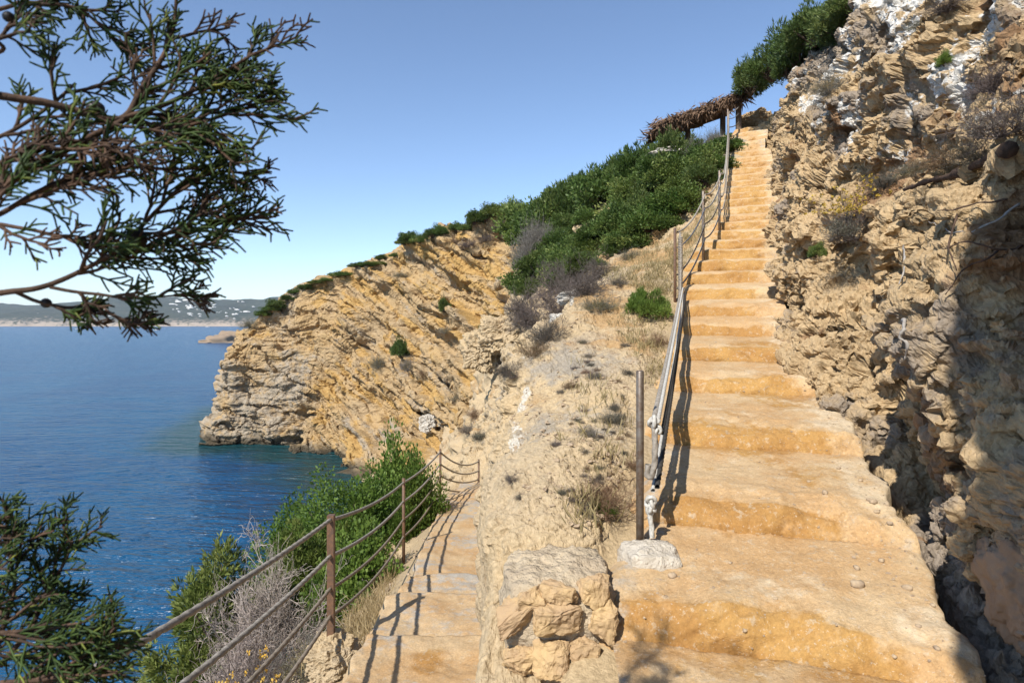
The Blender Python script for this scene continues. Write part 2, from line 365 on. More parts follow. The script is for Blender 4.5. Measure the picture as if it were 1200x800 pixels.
staircase = tag(empty('staircase', (1.2, 2.5, -1.42)), 'long ochre stained concrete staircase climbing beside the rugged rock wall', 'staircase')
_off = np.array([1.2, 2.5, -1.42])
STV = []
for k in range(0, 31):
    nu = 110 if k < 5 else (70 if k < 12 else 40); near = k < 6
    rise = KZ[k+1]-KZ[k]; run = KY[k+1]-KY[k]
    rh = rise*(.5 if k < 8 else .62); rs = .10 if k < 8 else .055   # riser height and slope
    if k == 0: prof = [(-.4, 0, 0, 0), (0, 0, 0, 0)]; prof = []
    nt = int(np.clip(run/.02, 10, 90)) if k else 90
    pr = []
    if k > 0:
        pr.append((-.004/run, -.07, 1.0))
        for s in np.linspace(0, 1, 12 if near else 8, endpoint=False):
            e = s**.8
            pr.append((rs*(s**1.4)/run, rh*e*(1-.0*s), 1.0))
    for s in np.linspace(0, 1, nt):
        t0 = rs/run if k else 0
        ease = 1-math.exp(-s*run/.10)
        zz = (rh if k else 0)+(rise-(rh if k else 0))*(.25*ease+.75*s)
        pr.append((t0+(1-t0)*s, zz, -1.0-s))
    pr.append((1+.05/run, rise-.04, -2))
    pr = np.array(pr); u0 = -.16 if k else 0.; u = np.concatenate([np.linspace(u0, 1.0, nu-5), [1.004, 1.009, 1.012, 1.014, 1.016]]) if k < 7 else np.linspace(u0, 1.10, nu)
    y0L, y1L, y0R, y1R = KLy[k], KLy[k+1], KRy[k], KRy[k+1]
    G = np.zeros((len(pr), nu, 3))
    for i, (t, z, fl) in enumerate(pr):
        L = np.array([KLx[k]+(KLx[k+1]-KLx[k])*t, y0L+(y1L-y0L)*t]); Rr = np.array([KRx[k]+(KRx[k+1]-KRx[k])*t, y0R+(y1R-y0R)*t])
        G[i, :, :2] = L[None]*(1-u[:, None])+Rr[None]*u[:, None]; G[i, :, 2] = KZ[k]+z
    Pw = G.reshape(-1, 3)
    # the edges wander
    wob = fbm(np.stack([Pw[:, 0]*1.3, np.full(len(Pw), k*5.3), Pw[:, 2]*0], 1), 3, 11)
    fl = np.repeat(pr[:, 2], nu); t_ = np.repeat(pr[:, 0], nu)
    edge = np.clip(1-np.abs(np.where(fl > 0, 0, -1-fl))*2.5, 0, 1)
    Pw[:, 1] += wob*.085*np.where(t_ < .9, 1, 0)*edge*(1 if k else 0)
    Pw[:, 2] += wob*.035*edge*(1 if k else 0)
    amp = np.where(fl > 0, .022, .009)+.010*edge
    d = fbm(Pw*[3.1, 3.1, 4], 5, 21)*amp*1.7+fbm(Pw*26, 3, 22, .6)*np.where(fl > 0, .010, .0045)
    d += facet(Pw*[4.5, 4.5, 7]+3, 23, .7, .9, .15)*np.where(fl > 0, .020, .004+.010*edge)
    nrm = gnormals(G).reshape(-1, 3)
    Pw = Pw+nrm*d[:, None]
    uu = np.tile(u, len(pr))
    if k < 7:
        Pw[:, 2] -= np.interp(uu, [.97, 1.0, 1.004, 1.009, 1.012, 1.016], [0, .012, .03, .09, .2, .42]); Pw[:, 0] += (fbm(Pw*[0, 2.2, 0]+4, 4, 19)*.085-.02)*sst(.6, 1, uu)
    Pw[:, 2] -= .09*sst(-.02, -.16, uu)*(1 if k else 0)
    # colour: riser stain, fading in front of the step too
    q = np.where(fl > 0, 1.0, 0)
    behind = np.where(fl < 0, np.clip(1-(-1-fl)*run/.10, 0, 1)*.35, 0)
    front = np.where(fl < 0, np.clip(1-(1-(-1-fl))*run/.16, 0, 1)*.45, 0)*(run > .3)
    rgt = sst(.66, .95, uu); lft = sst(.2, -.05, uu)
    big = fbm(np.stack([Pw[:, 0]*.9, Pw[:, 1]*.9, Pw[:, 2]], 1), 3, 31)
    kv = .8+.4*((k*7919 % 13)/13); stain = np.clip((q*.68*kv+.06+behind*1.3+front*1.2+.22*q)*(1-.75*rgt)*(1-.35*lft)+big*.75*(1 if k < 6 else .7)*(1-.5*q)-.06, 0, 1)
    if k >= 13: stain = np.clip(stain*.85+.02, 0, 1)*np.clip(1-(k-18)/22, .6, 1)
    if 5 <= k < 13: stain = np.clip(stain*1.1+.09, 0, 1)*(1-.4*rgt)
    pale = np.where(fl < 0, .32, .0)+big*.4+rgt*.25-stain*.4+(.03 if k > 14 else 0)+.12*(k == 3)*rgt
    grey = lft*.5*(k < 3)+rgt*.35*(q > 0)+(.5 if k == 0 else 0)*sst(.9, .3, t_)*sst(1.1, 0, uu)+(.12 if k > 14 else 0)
    if k == 0: stain = np.clip(sst(.72, 1, t_)*.5+big*.3, 0, 1)*.9
    me = new_mesh('step', Pw-_off, gridq(len(pr), nu), M['stair'], True, {'mask': np.stack([stain, np.clip(pale, 0, 1), np.clip(grey, 0, 1)], 1)})
    link('step', me, staircase); STV.append(Pw)

# ================================================================== hillside sheet
Ys = [-3, -1, 1, 2.4, 3.2, 4.5, 6, 8, 10, 12, 13.6, 16, 19, 23, 28, 36, 48, 62]
sec = {  # bench mid, crest, face, wall foot, path left, slope, sea     (X, z)
 -3: [(0, -1.6), (-.2, -1.6), (-.3, -1.62), (-.4, -1.7), (-1.5, -1.8), (-3, -4.2), (-8, -16)],
 -1: [(0, -1.55), (-.15, -1.56), (-.28, -1.65), (-.36, -1.8), (-1.45, -1.85), (-3, -4.3), (-8.5, -16)],
 1: [(.05, -1.5), (-.12, -1.52), (-.22, -1.7), (-.32, -1.92), (-1.4, -1.95), (-3, -4.4), (-9, -16)],
 2.4: [(.1, -1.58), (-.14, -1.62), (-.22, -1.8), (-.30, -2.2), (-1.38, -2.25), (-3.1, -4.6), (-9, -16)],
 3.2: [(.3, -1.17), (-.1, -1.2), (-.2, -1.6), (-.27, -2.42), (-1.36, -2.46), (-3.1, -4.8), (-9.5, -16)],
 4.5: [(.6, -.80), (-.06, -1.03), (-.18, -1.7), (-.3, -2.58), (-1.32, -2.62), (-3.1, -5.0), (-10, -16)],
 6: [(.9, -.52), (.06, -.80), (-.14, -1.7), (-.36, -2.88), (-1.36, -2.92), (-3.2, -5.4), (-10, -16)],
 8: [(1.3, .10), (.52, .02), (.15, -1.3), (-.42, -3.14), (-1.42, -3.18), (-3.3, -5.8), (-10, -16)],
 10: [(2.0, .75), (1.22, .58), (.5, -.8), (-.50, -3.34), (-1.44, -3.38), (-3.4, -6.0), (-10, -16)],
 12: [(2.9, 1.2), (1.6, .75), (.5, -.5), (-.55, -3.55), (-1.46, -3.58), (-3.5, -6.2), (-10.5, -16)],
 13.6: [(3.6, 1.95), (1.9, 1.15), (.5, -.4), (-.6, -3.72), (-1.7, -3.8), (-3.8, -6.5), (-11, -16)],
 16: [(4.2, 2.9), (2.3, 1.6), (.3, -.3), (-.6, -2.6), (-1.35, -3.8), (-3.2, -8), (-9, -16)],
 19: [(5.2, 4.4), (3.0, 2.7), (.9, .8), (-.2, -1.2), (-1.45, -4.2), (-3.6, -9), (-10, -16)],
 23: [(6.2, 5.7), (3.5, 4.0), (1.1, 1.8), (.15, -.2), (-1.3, -4.6), (-4.2, -11), (-10, -16)],
 28: [(7.5, 6.9), (4.5, 5.6), (1.8, 3.9), (.5, 1.8), (-.9, -3), (-4.8, -12), (-10, -16)],
 36: [(9.5, 7.8), (6, 7.1), (2.6, 6.0), (.9, 4.2), (-.4, 0), (-5, -11), (-12, -16)],
 48: [(11.5, 7.6), (8, 7.2), (4.5, 6.6), (2.2, 5.6), (.8, 2), (-6, -10), (-14, -16)],
 62: [(13, 4), (9, 3), (5, 2), (2, 1), (-2, -2), (-8, -9), (-18, -16)]}
C = []
for Y in Ys:
    R_, L_ = stair_R(Y), stair_L(Y); zs = stair_z(Y)
    if Y > 19.5:
        zs = np.interp(Y, [19.3, 23, 28, 36, 48, 62], [6.1, 7.0, 7.8, 8.3, 8, 5]); L_ = np.interp(Y, [19.3, 28, 62], [7.1, 10.2, 16]); R_ = L_+1
    C.append([(R_+.6, Y, zs-.45), (L_-.02, Y, zs-(.10 if Y < 19.5 else 0))]+[(x, Y, z) for x, z in sec[Y]])
C = np.array(C)
tu = tlist([6, 20, 45, 60, 110, 100, 85, 70, 60, 45, 55, 60, 60, 50, 40, 30, 10]); tv = tlist([14, 55, 60, 60, 60, 44, 50, 40])
G = cr(cr(C, tu, 0), tv, 1); nr, nc = G.shape[:2]
P = G.reshape(-1, 3)
UU = np.repeat(tu, nc); VV = np.tile(tv, nr); Yv = P[:, 1]
pathm = sst(3.9, 5.0, VV)*(1-sst(5.85, 6.15, VV))*(1-sst(13.0, 14.0, Yv))       # where the footpath lies
pathm = np.maximum(pathm, (VV > 4.95)*(VV < 6.0)*(Yv < 13.2))
stairm = 1-sst(1.0, 1.35, VV)*1.0
stairm = stairm*(Yv < 19.6)
bench = sst(1.0, 1.5, VV)*(1-sst(2.8, 3.3, VV)); face = sst(2.8, 3.2, VV)*(1-sst(4.7, 5, VV))
low = sst(6, 6.4, VV)
far = sst(13, 16, Yv)
warp = np.stack([fbm(P*.8, 3, 41), fbm(P*.8+9, 3, 42), fbm(P*.8+19, 3, 43)], 1)
gate = (1-pathm)*(1-.92*stairm)*(1-.6*face*sst(4.6, 3.6, Yv)); ref = (-.3, 0, 1)
d = fbm(P*.55, 4, 44)*(.22*face+.16*bench+.5*low+.35*far)
d += facet((P+warp*.35)*[1.2, 1.2, 1.7], 45, .6, .9, .1, .07, .25)*(.17*face+.06*bench+.30*low+.30*far*(1-bench*.5))
G, P = stage(G, d*gate-pathm*.05, ref, 1)
d = facet((P+warp*.12)*[3.6, 3.6, 5.2], 46, .6, 1.0, .2, .07, .2)*(.070*face+.026*bench+.10*low+.10*far)
G, P = stage(G, d*gate, ref)
d = facet((P+warp*.05)*[10, 10, 13], 48, .7, 1.0, .25)*(.022*face+.013*bench+.03*low+.03*far)
d += fbm(P*9, 5, 47, .62)*(.026*face+.020*bench+.04*low+.03*far)
w1, w2, wi = worley(P*24, 49); d += (.5-w1)*.010*bench*(wi > .45)
G, P = stage(G, d*gate, ref)
# steps of the ridge beside the stairs: a few smooth slab edges on the bench
k1 = fbm(P*[.7, .7, .7], 3, 51)
crest = np.exp(-((VV-3.0)/.22)**2)*(Yv > 3.9)*(Yv < 12)*np.clip(.35+2.2*fbm(P*[3, .9, 3], 4, 56), 0, .9)
crest = np.maximum(crest, np.exp(-((VV-2.8)/.35)**2)*(Yv > 5.5)*(Yv < 9)*np.clip(fbm(P*[4.5, 1.1, 4.5], 5, 52, .65)*2.2-.5, 0, .55))
white = np.clip(crest*.72, 0, 1)
grey = np.clip(.12+.13*bench*(Yv < 14)+fbm(P*.6, 3, 53)*.5+.25*far*(1-sst(4.5, 6, VV)), 0, 1)
soil = np.clip(bench*(sst(5, 9, Yv)*.35+.25)+fbm(P*.9, 3, 54)*.6-.05+.25*far*sst(4, 5.5, VV)+.15*low, 0, 1)
hill_mesh = new_mesh('terrain', P, gridq(nr, nc), M['slope'], False, {'mask': np.stack([grey, white, soil], 1)})
o = link('terrain', hill_mesh); o['kind'] = 'structure'
PH = P.copy(); Yv_h = Yv.copy(); VVh = VV.copy(); bench_h = bench.copy()

# ================================================================== headland
hd = [  # columns: list of (px,py,Y) for waterline, low, mid, upper, rim
 [(282, 470, 105), (284, 450, 103), (288, 430, 101), (293, 405, 100), (300, 385, 98)],
 [(233, 520, 73.5), (243, 490, 74), (256, 450, 75), (270, 412, 76.5), (284, 386, 79)],
 [(285, 521, 71.5), (289, 492, 71.8), (295, 450, 73), (305, 402, 75.5), (318, 361, 80)],
 [(330, 519, 70.5), (336, 490, 71), (345, 440, 72.5), (352, 390, 75.5), (360, 335, 80)],
 [(372, 531, 67), (386, 495, 68), (398, 440, 70), (405, 380, 72.5), (408, 319, 77)],
 [(418, 553, 58), (440, 505, 61), (455, 440, 64), (458, 370, 67), (452, 301, 72)],
 [(455, 585, 49), (490, 515, 53), (505, 440, 57), (508, 360, 61), (500, 277, 66)],
 [(490, 631, 40), (536, 520, 45), (550, 430, 50), (556, 345, 55), (550, 263, 61)],
 [(540, 660, 36), (582, 510, 39), (592, 420, 44), (598, 335, 50), (600, 247, 57)],
 [(600, 680, 33), (640, 500, 34), (650, 400, 40), (655, 330, 47), (655, 268, 54)]]
C = []
for col in hd:
    pts = [P3(*c) for c in col]
    pts[0][2] = SEA-.1
    r = pts[-1]
    back = np.array([.25, 1, 0])
    pts = [pts[0]+[0, -1.2, -1.5]]+pts+[r+back*6+[0, 0, .35], r+back*16+[0, 0, -.6], r+back*45+[0, 0, -6], r+back*70+[0, 0, -18]]
    C.append(pts)
C = np.array(C)
tu = tlist([30, 60, 60, 60, 60, 70, 60, 50, 24]); tv = tlist([8, 70, 80, 80, 80, 26, 16, 12, 6])
G = cr(cr(C, tu, 0), tv, 1); nr, nc = G.shape[:2]
P = G.reshape(-1, 3)
UU = np.repeat(tu, nc); VV = np.tile(tv, nr)
top = sst(5.0, 5.5, VV)
warp = np.stack([fbm(P*.16, 3, 61), fbm(P*.16+9, 3, 62), fbm(P*.16+19, 3, 63)], 1)
Q = P+warp*.75
mid = sst(2.6, 4.2, UU)
# bedding: nearly level at the tip, dipping to the right further in
s = Q[:, 2]*(1-.25*mid)+(Q[:, 0]+20)*.62*mid+(Q[:, 1]-65)*.12
tf = 1-.8*sst(4.7, 5.3, VV); ref = (0, -1, .5)
d = fbm(P*.16, 3, 67)*1.6
d += facet(np.stack([s*.42, Q[:, 0]*.13, Q[:, 1]*.13], 1), 64, .8, .9, .15, .05, .16)*(1.15+.55*mid)
d += facet(Q*[.22, .22, .30]+7, 70, .5, 1.0, .2, .04, .2)*.5
d -= 1.6*np.exp(-((UU-3.25)/.16)**2)*(VV > .8)*(VV < 2.2)
d += 1.3*np.exp(-((UU-2.75)/.35)**2)*np.exp(-((VV-1.4)/.5)**2)
per = s*.55+fbm(P*.10, 2, 78)*.3; saw = per-np.floor(per); d += (saw*sst(1, .90, saw)-.4)*1.25*(.25+.75*mid)*(.3+.7*sst(-.2, .25, fbm(P*.09+9, 3, 79)))
w1, w2, wi = worley(P*[.16, .16, .3]+warp*.5, 69)
d -= (1-sst(0, .05, w2-w1))*.8*(1-mid*.6)
G, P = stage(G, d*tf, ref, 1)
Q = P+warp*.45; s = Q[:, 2]*(1-.25*mid)+(Q[:, 0]+20)*.62*mid+(Q[:, 1]-65)*.12
d = facet(np.stack([s*1.25, Q[:, 0]*.16, Q[:, 1]*.16], 1), 65, .9, .6, .25, .06, .14)*.50
per = s*1.45+fbm(P*.25, 3, 80)*.4; saw = per-np.floor(per); d += (saw*sst(1, .86, saw)-.4)*.50*(.3+.7*mid)*sst(-.25, .3, fbm(P*[.13, .13, .16]+31, 3, 103))
d += facet(P*[.8, .8, 1.1], 66, .6, 1.0, .2, .07, .2)*.14; bedc = fbm(np.stack([s*1.1, Q[:, 0]*.06, Q[:, 1]*.06], 1), 4, 76)
G, P = stage(G, d*tf, ref)
d = facet(P*[2.2, 2.2, 3.0]+warp*.2, 77, .7, 1.0, .25)*.085+fbm(P*1.3, 5, 68, .6)*.11
G, P = stage(G, d*tf, ref)
ochre = mid*(1-.55*sst(1.6, .9, VV))*(1-.3*top)
ochre = np.clip(ochre+.35*sst(2.5, 4.2, VV)*(1-mid)-.0+fbm(P*.13, 3, 71)*.35, 0, 1)
grey = np.clip((1-ochre)*.70-.05-bedc*.7*mid+fbm(P*.2, 3, 72)*.3, 0, 1)
white = np.clip(fbm(P*.25, 3, 73)*.5+.05, 0, .4)*(1-ochre)
soil = np.clip(ochre*.50+bedc*.9*mid+fbm(P*.3+4, 4, 74)*.6-.12, 0, 1)
wet = sst(SEA+.9, SEA+.2, P[:, 2]+fbm(P*.8, 2, 75)*.4)
me = new_mesh('headland', P, gridq(nr, nc), M['cliff'], False, {'mask': np.stack([grey, white, soil], 1)})
o = link('headland', me); o['kind'] = 'structure'
PD = P.copy()

# ================================================================== rock wall right of the stairs
st = [(-3, 1.5, -1.65, 'O1', 1), (-1, 1.5, -1.6, 'O1', 1), (-.5, 1.5, -1.6, 'O2', 1), (.2, 1.52, -1.58, 'O', 1), (.7, 1.56, -1.55, 'P', 1), (1.1, 1.60, -1.54, 'Q', 1), (1.6, 1.68, -1.5, 'R', 1), (2.35, 1.84, -1.45, 'N', 1), (3.1, 2.07, -1.2, 'N', 1), (3.9, 2.34, -1.0, 'N', 1), (4.7, 2.58, -.82, 'L', 1), (5.4, 2.78, -.68, 'L', 1), (6.4, 3.07, -.42, 'L', 1), (7.5, 3.4, -.1, 'F', 1), (8.5, 3.67, .3, 'F', 1), (9.7, 4.22, .8, 'F', .97), (11, 4.79, 1.3, 'F', .9), (12, 5.22, 1.75, 'F', .8), (13, 5.62, 2.3, 'B', 1.08), (14, 6.02, 2.85, 'B', 1.0), (15, 6.42, 3.4, 'B', .95), (16.4, 6.92, 4.2, 'B', .82), (18, 7.32, 5.2, 'B', .48), (19.5, 7.98, 6.1, 'F', .22), (22, 9.5, 7.0, 'F', .2), (27, 12, 7.8, 'F', .2)]
hs = np.array([-.25, 0, .2, .45, .75, 1.05, 1.35, 1.65, 1.95, 2.4, 3.0, 3.8, 4.6, 5.2, 5.5, 5.6])
pf = {'O1': [.1, .05, .1, .12, .1, .08, .06, .05, .05, .04, -0.15, -1.5, -1.55, 0.1, 4, 12],  # unseen overhang beside the camera, shaped to throw shade on the lower wall
      'O2': [.1, .05, .1, .12, .1, .08, .06, .05, .05, .04, -0.12, -1.26, -1.3, 0.1, 4, 12],
      'O': [.1, .05, .1, .12, .1, .08, .06, .05, .05, .04, -0.08, -0.95, -0.98, 0.3, 4, 12],
      'P': [.1, .05, .1, .12, .1, .08, .06, .05, .05, .04, 0.02, -0.6, -0.58, 0.6, 4, 12],
      'Q': [.1, .05, .1, .12, .1, .08, .06, .05, .05, .04, 0.1, 0.0, 0.1, 1.0, 4, 12],
      'R': [.1, .05, .16, .18, .12, .1, .14, .2, .3, .5, .8, 1.2, 1.7, 2.6, 4, 12],
      'N': [.12, .05, .20, .22, .12, .10, .20, .36, .55, .85, 1.15, 1.55, 2.1, 3.0, 5, 12],
      'L': [.05, 0, .06, .16, .50, .66, .46, .50, .72, 1.0, 1.25, 1.6, 2.1, 3, 5, 12],
      'B': [0, 0, .03, .08, .14, .2, .26, .34, .42, .55, .8, 1.4, 2.2, 3.2, 5, 12],
      'F': [0, 0, .03, .08, .14, .22, .32, .44, .62, .82, 1.0, 1.25, 1.7, 2.6, 5, 12]}
C = []
for (Y, X, z, ty, sc) in st:
    C.append([(X+dx, Y, z-.06+h*sc) for h, dx in zip(hs, pf[ty])])
C = np.array(C)
tu = tlist([14, 12, 26, 24, 18, 20, 44, 130, 110, 90, 75, 65, 55, 55, 50, 45, 36, 36, 34, 30, 34, 34, 26, 20, 12])
tv = tlist([6, 30, 44, 44, 44, 44, 42, 42, 50, 56, 56, 46, 26, 16, 8])
G = cr(cr(C, tu, 0), tv, 1); nr, nc = G.shape[:2]
# large hollows and bosses first, then recompute normals
P = G.reshape(-1, 3)
UU = np.repeat(tu, nc); VV = np.tile(tv, nr); Yv = P[:, 1]
up = sst(7.5, 9.5, VV); foot = sst(1.0, 1.6, VV)
warp = np.stack([fbm(P*.9, 3, 81), fbm(P*.9+9, 3, 82), fbm(P*.9+19, 3, 83)], 1)
d = fbm(P*[.5, .5, .7], 3, 84)*.34
s = P[:, 2]*.8-P[:, 1]*.55+P[:, 0]*.2
Qb = np.stack([s*1.5, P[:, 1]*.75, P[:, 0]*.75], 1)+warp*.5
d += facet(Qb, 85, .45+.25*up, .8, .15, .07, .2)*(.26+.20*up)
d += facet(P*[1.5, 1.5, 2.0]+warp*.3, 94, .4, .9, .1, .07, .22)*(.20-.02*up)
w1, w2, wi = worley(P*[2.0, 2.0, 2.6]+warp*.35, 96)
d += .13*(.6-w1)*(1-.6*up)
near = .3+.7*sst(2.2, 2.6, Yv)
ref = (-1, -.2, .5)
pit = sst(.12, .42, fbm(P*[1.5, 1.5, 1.9]+3, 4, 100, .6)); d -= .26*pit*(1-.3*up)
G, P = stage(G, d*foot*near, ref, 2)
d = facet((P+warp*.15)*[3.6, 3.6, 5.0], 86, .45, .9, .15)*(.085-.01*up)
w1, w2, wi = worley((P+warp*.1)*[5.2, 5.2, 6.4], 97)
cob = np.sqrt(np.clip(1-(w1/.62)**2, 0, 1)); d += .085*(cob-.55+(wi-.5)*.4)*(1-.55*up)*(.35+.65*sst(-.3, .3, fbm(P*.8, 2, 99)))
G, P = stage(G, d*(.25+.75*foot), ref)
d = 0
pick = sst(-.25, .25, fbm(P*1.1, 3, 88))
d += facet((P+warp*.06)*[8.5, 8.5, 11], 87, .6, 1.0, .2)*.040*(.5+.7*pick)
w1, w2, wi = worley((P+warp*.03)*[13, 13, 15], 89)
cob = np.sqrt(np.clip(1-(w1/.62)**2, 0, 1)); d += (cob-.5+(wi-.5)*.5)*.034*(.35+.8*pick)
w1, w2, wi = worley(P*[29, 29, 33], 98)
d += (.9*(.5-w1)+(wi-.5)*.5)*.018*(.5+.6*pick)
d += fbm(P*7, 5, 90, .65)*.030
G, P = stage(G, d*(.25+.75*foot), ref)
zrel = VV
white = np.clip(up*.42+sst(7, 10, VV)*fbm(P*[1.4, 1.4, 1.4], 5, 91, .6)*1.1-.06, 0, .62)*(Yv < 17)
white = np.maximum(white, .25*np.clip(fbm(P*1.7, 3, 95)*2, 0, 1))
grey = np.clip(.52*up+fbm(P*.8, 3, 92)*.8+.14+.35*sst(6.0, 3.5, Yv)*sst(6, 3, VV), 0, 1)
soil = np.clip(np.exp(-((VV-8.0)/1.3)**2)*.6*sst(8.5, 6, Yv)+fbm(P*.9+5, 3, 93)*.8+.02+.35*pit+.5*np.exp(-((VV-4.6)/.6)**2)*sst(3.9, 4.6, Yv)*sst(7.5, 6.5, Yv), 0, 1)
me = new_mesh('rock_wall', P, gridq(nr, nc), M['wall'], False, {'mask': np.stack([grey, white, soil], 1)})
o = tag(link('rock_wall', me), 'rugged conglomerate rock wall with pale crust rising right of the stairs', 'rock wall')
PW = P.copy()

# ------------------------------------------------------------------ pixel lookup on the built ground
def pix(Pa):
    ok = Pa[:, 1] > .5
    y = np.where(ok, Pa[:, 1], 1)
    return np.where(ok, CX+F*Pa[:, 0]/y, -9e9), np.where(ok, HZ-F*Pa[:, 2]/y, -9e9)
SH = {'hill': PH, 'head': PD, 'wall': PW, 'stair': np.concatenate(STV)}
PX = {k: pix(v) for k, v in SH.items()}
def at(px, py, sh='hill', r=4, ymax=1e9, ymin=0):
    x, y = PX[sh]
    for rr in (r, r*2, r*4, r*8):
        m = np.where((np.abs(x-px) < rr) & (np.abs(y-py) < rr) & (SH[sh][:, 1] < ymax) & (SH[sh][:, 1] > ymin))[0]
        if len(m):
            k = m[np.argsort(SH[sh][m, 1])]
            return SH[sh][k[min(2, len(k)-1)]].copy()
    raise RuntimeError('no ground at %s %s' % (px, py))
def inpoly(poly, n, rng):
    poly = np.array(poly, float); lo = poly.min(0); hi = poly.max(0); out = []
    while len(out) < n:
        q = np.array([rng.uniform(lo[0], hi[0]), rng.uniform(lo[1], hi[1])]); c = False
        for i in range(len(poly)):
            a, b = poly[i], poly[i-1]
            if (a[1] > q[1]) != (b[1] > q[1]) and q[0] < (b[0]-a[0])*(q[1]-a[1])/(b[1]-a[1])+a[0]: c = not c
        if c: out.append(q)
    return out
# ================================================================== footpath below the ridge
def wallfoot(Y): return np.interp(Y, [1, 2.4, 3.2, 4.5, 6, 8, 10, 12, 13.8], [-.3, -.28, -.26, -.28, -.34, -.40, -.48, -.53, -.6])+.22
def pathleft(Y): return np.interp(Y, [1, 3, 4.7, 5.9, 6.7, 8.5, 10, 12, 13.8], [-1.2, -1.12, -1.18, -1.26, -1.22, -1.30, -1.34, -1.36, -1.2])
def path_piece(Y0, Y1, z0, z1, lip, ny, mats, name, parent, off, st):
    nu = 60; ys = np.linspace(Y0, Y1, ny); rows = [(y, z0+(z1-z0)*(y-Y0)/(Y1-Y0)) for y in ys]
    if lip: rows += [(Y1+.015, z1-.02), (Y1+.03, z1-.09), (Y1+.05, z1-lip-.05)]
    G = np.zeros((len(rows), nu, 3)); u = np.linspace(0, 1, nu)
    for i, (y, z) in enumerate(rows):
        y_ = min(y, Y1); l = pathleft(y_)+.05*vnoise(np.array([[y*1.7, st, 0.3]]), 5)[0]+.03*vnoise(np.array([[y*6, st, 0.3]]), 6)[0]
        G[i, :, 0] = l+(wallfoot(y_)-l)*u; G[i, :, 1] = y-.16*(u-.5)*0; G[i, :, 2] = z
    P = G.reshape(-1, 3); uu = np.tile(u, len(rows))
    P[:, 1] += .05*fbm(np.stack([P[:, 0]*2, np.full(len(P), st), P[:, 1]*.2], 1), 3, 8)
    P[:, 2] += fbm(P*[2.2, 2.2, 0], 4, 9)*.025+fbm(P*[14, 14, 0], 3, 10)*.006
    P[:, 2] -= .16*sst(.06, .0, uu)
    big = fbm(P*[1, 1, 0]+st*3, 4, 12)
    stn = np.clip(big*.9-.05+.10, 0, 1)
    if st == 1: stn = np.clip(stn+.8*np.exp(-(((P[:, 0]+.6)/.16)**2+((P[:, 1]-4.35)/.22)**2)), 0, 1)
    me = new_mesh(name, P-off, gridq(len(rows), nu), mats, True, {'mask': np.stack([stn, np.full(len(P), .2), np.clip(.45+big*.5, 0, 1)], 1)})
    return link(name, me, parent)
lo_ = np.array([-.7, 4.5, -2.4])
flight = tag(empty('stair_flight', lo_), 'short flight of grey beige steps going down along the lower rope railing', 'steps')
path_piece(.6, 2.9, -2.1, -2.14, .2, 50, M['stair'], 'step', flight, lo_, 0)
path_piece(2.88, 4.72, -2.34, -2.40, .16, 90, M['stair'], 'step', flight, lo_, 1)
path_piece(4.68, 5.87, -2.54, -2.57, .17, 60, M['stair'], 'step', flight, lo_, 2)
path_piece(5.83, 6.73, -2.72, -2.745, .17, 50, M['stair'], 'step', flight, lo_, 3)
o = path_piece(6.68, 13.9, -2.90, -3.60, 0, 160, M['stair'], 'path', None, np.zeros(3), 4); o['kind'] = 'structure'

# ================================================================== upper railing
def sag(a, b, s, n=14):
    a = np.asarray(a, float); b = np.asarray(b, float); t = np.linspace(0, 1, n)[:, None]
    p = a+(b-a)*t; p[:, 2] -= (s*4*t*(1-t))[:, 0]; return p
def knot(name, mat, c, r, rr, parent, seed, base):
    rg = np.random.RandomState(seed); mb = MB(); t = np.linspace(0, 2*math.pi, 60)
    p = np.stack([(1+.42*np.cos(3*t))*np.cos(2*t), (1+.42*np.cos(3*t))*np.sin(2*t), .9*np.sin(3*t)], 1)*r*.62
    q, _ = np.linalg.qr(rg.randn(3, 3)); p = p@q.T; p[:, 2] *= 1.25
    rope(mb, p+np.asarray(c)-base, rr, .05, 10); link(name, mb.mesh(name, mat), parent)
posts = [(P3(750, 640, 3.3), P3(750, 434, 3.3)), (P3(791, 345, 8.8), P3(791, 267, 8.8)), (P3(824, 292, 10.6), P3(824, 224, 10.6)), (P3(843, 262, 12.2), P3(843, 200, 12.2)), (P3(853, 172, 17), P3(853, 128, 17))]
base = posts[0][0]
rail = tag(empty('rope_railing', base), 'upper railing of thin metal posts and thick knotted ropes along the ochre stairs', 'railing')
for i, (b, t) in enumerate(posts):
    b = b.copy(); b[2] -= .04 if i == 0 else .3; t = t.copy(); t[0] = b[0]; t[1] = b[1]
    mb = MB(); tube(mb, np.array([b, b*.5+t*.5, t-[0, 0, .006], t])-base, [.021, .021, .021, .017] if i < 2 else [.024, .024, .024, .02], 16)
    link('post', mb.mesh('post', M['steel'] if i < 1 else (M['rust'] if i == 1 else M['steel'])), rail)
V, Q = rock_blob(33, (.175, .165, .145), 80, 54, .13, .5); V = V*(1+.028*fbm(V*30, 3, 35, .55)+.03*fbm(V*12, 2, 36))[:, None]
mb = MB(); mb.add(V+np.array([.715, 3.19, -1.27])-base, Q); link('footing', mb.mesh('footing', M['footing']), rail)
def onp(i, py): # point on the stair side of post i
    b, t = posts[i]; Y = b[1]; p = P3(0, py, Y); p[0] = b[0]+.035; return p
RR = .0135
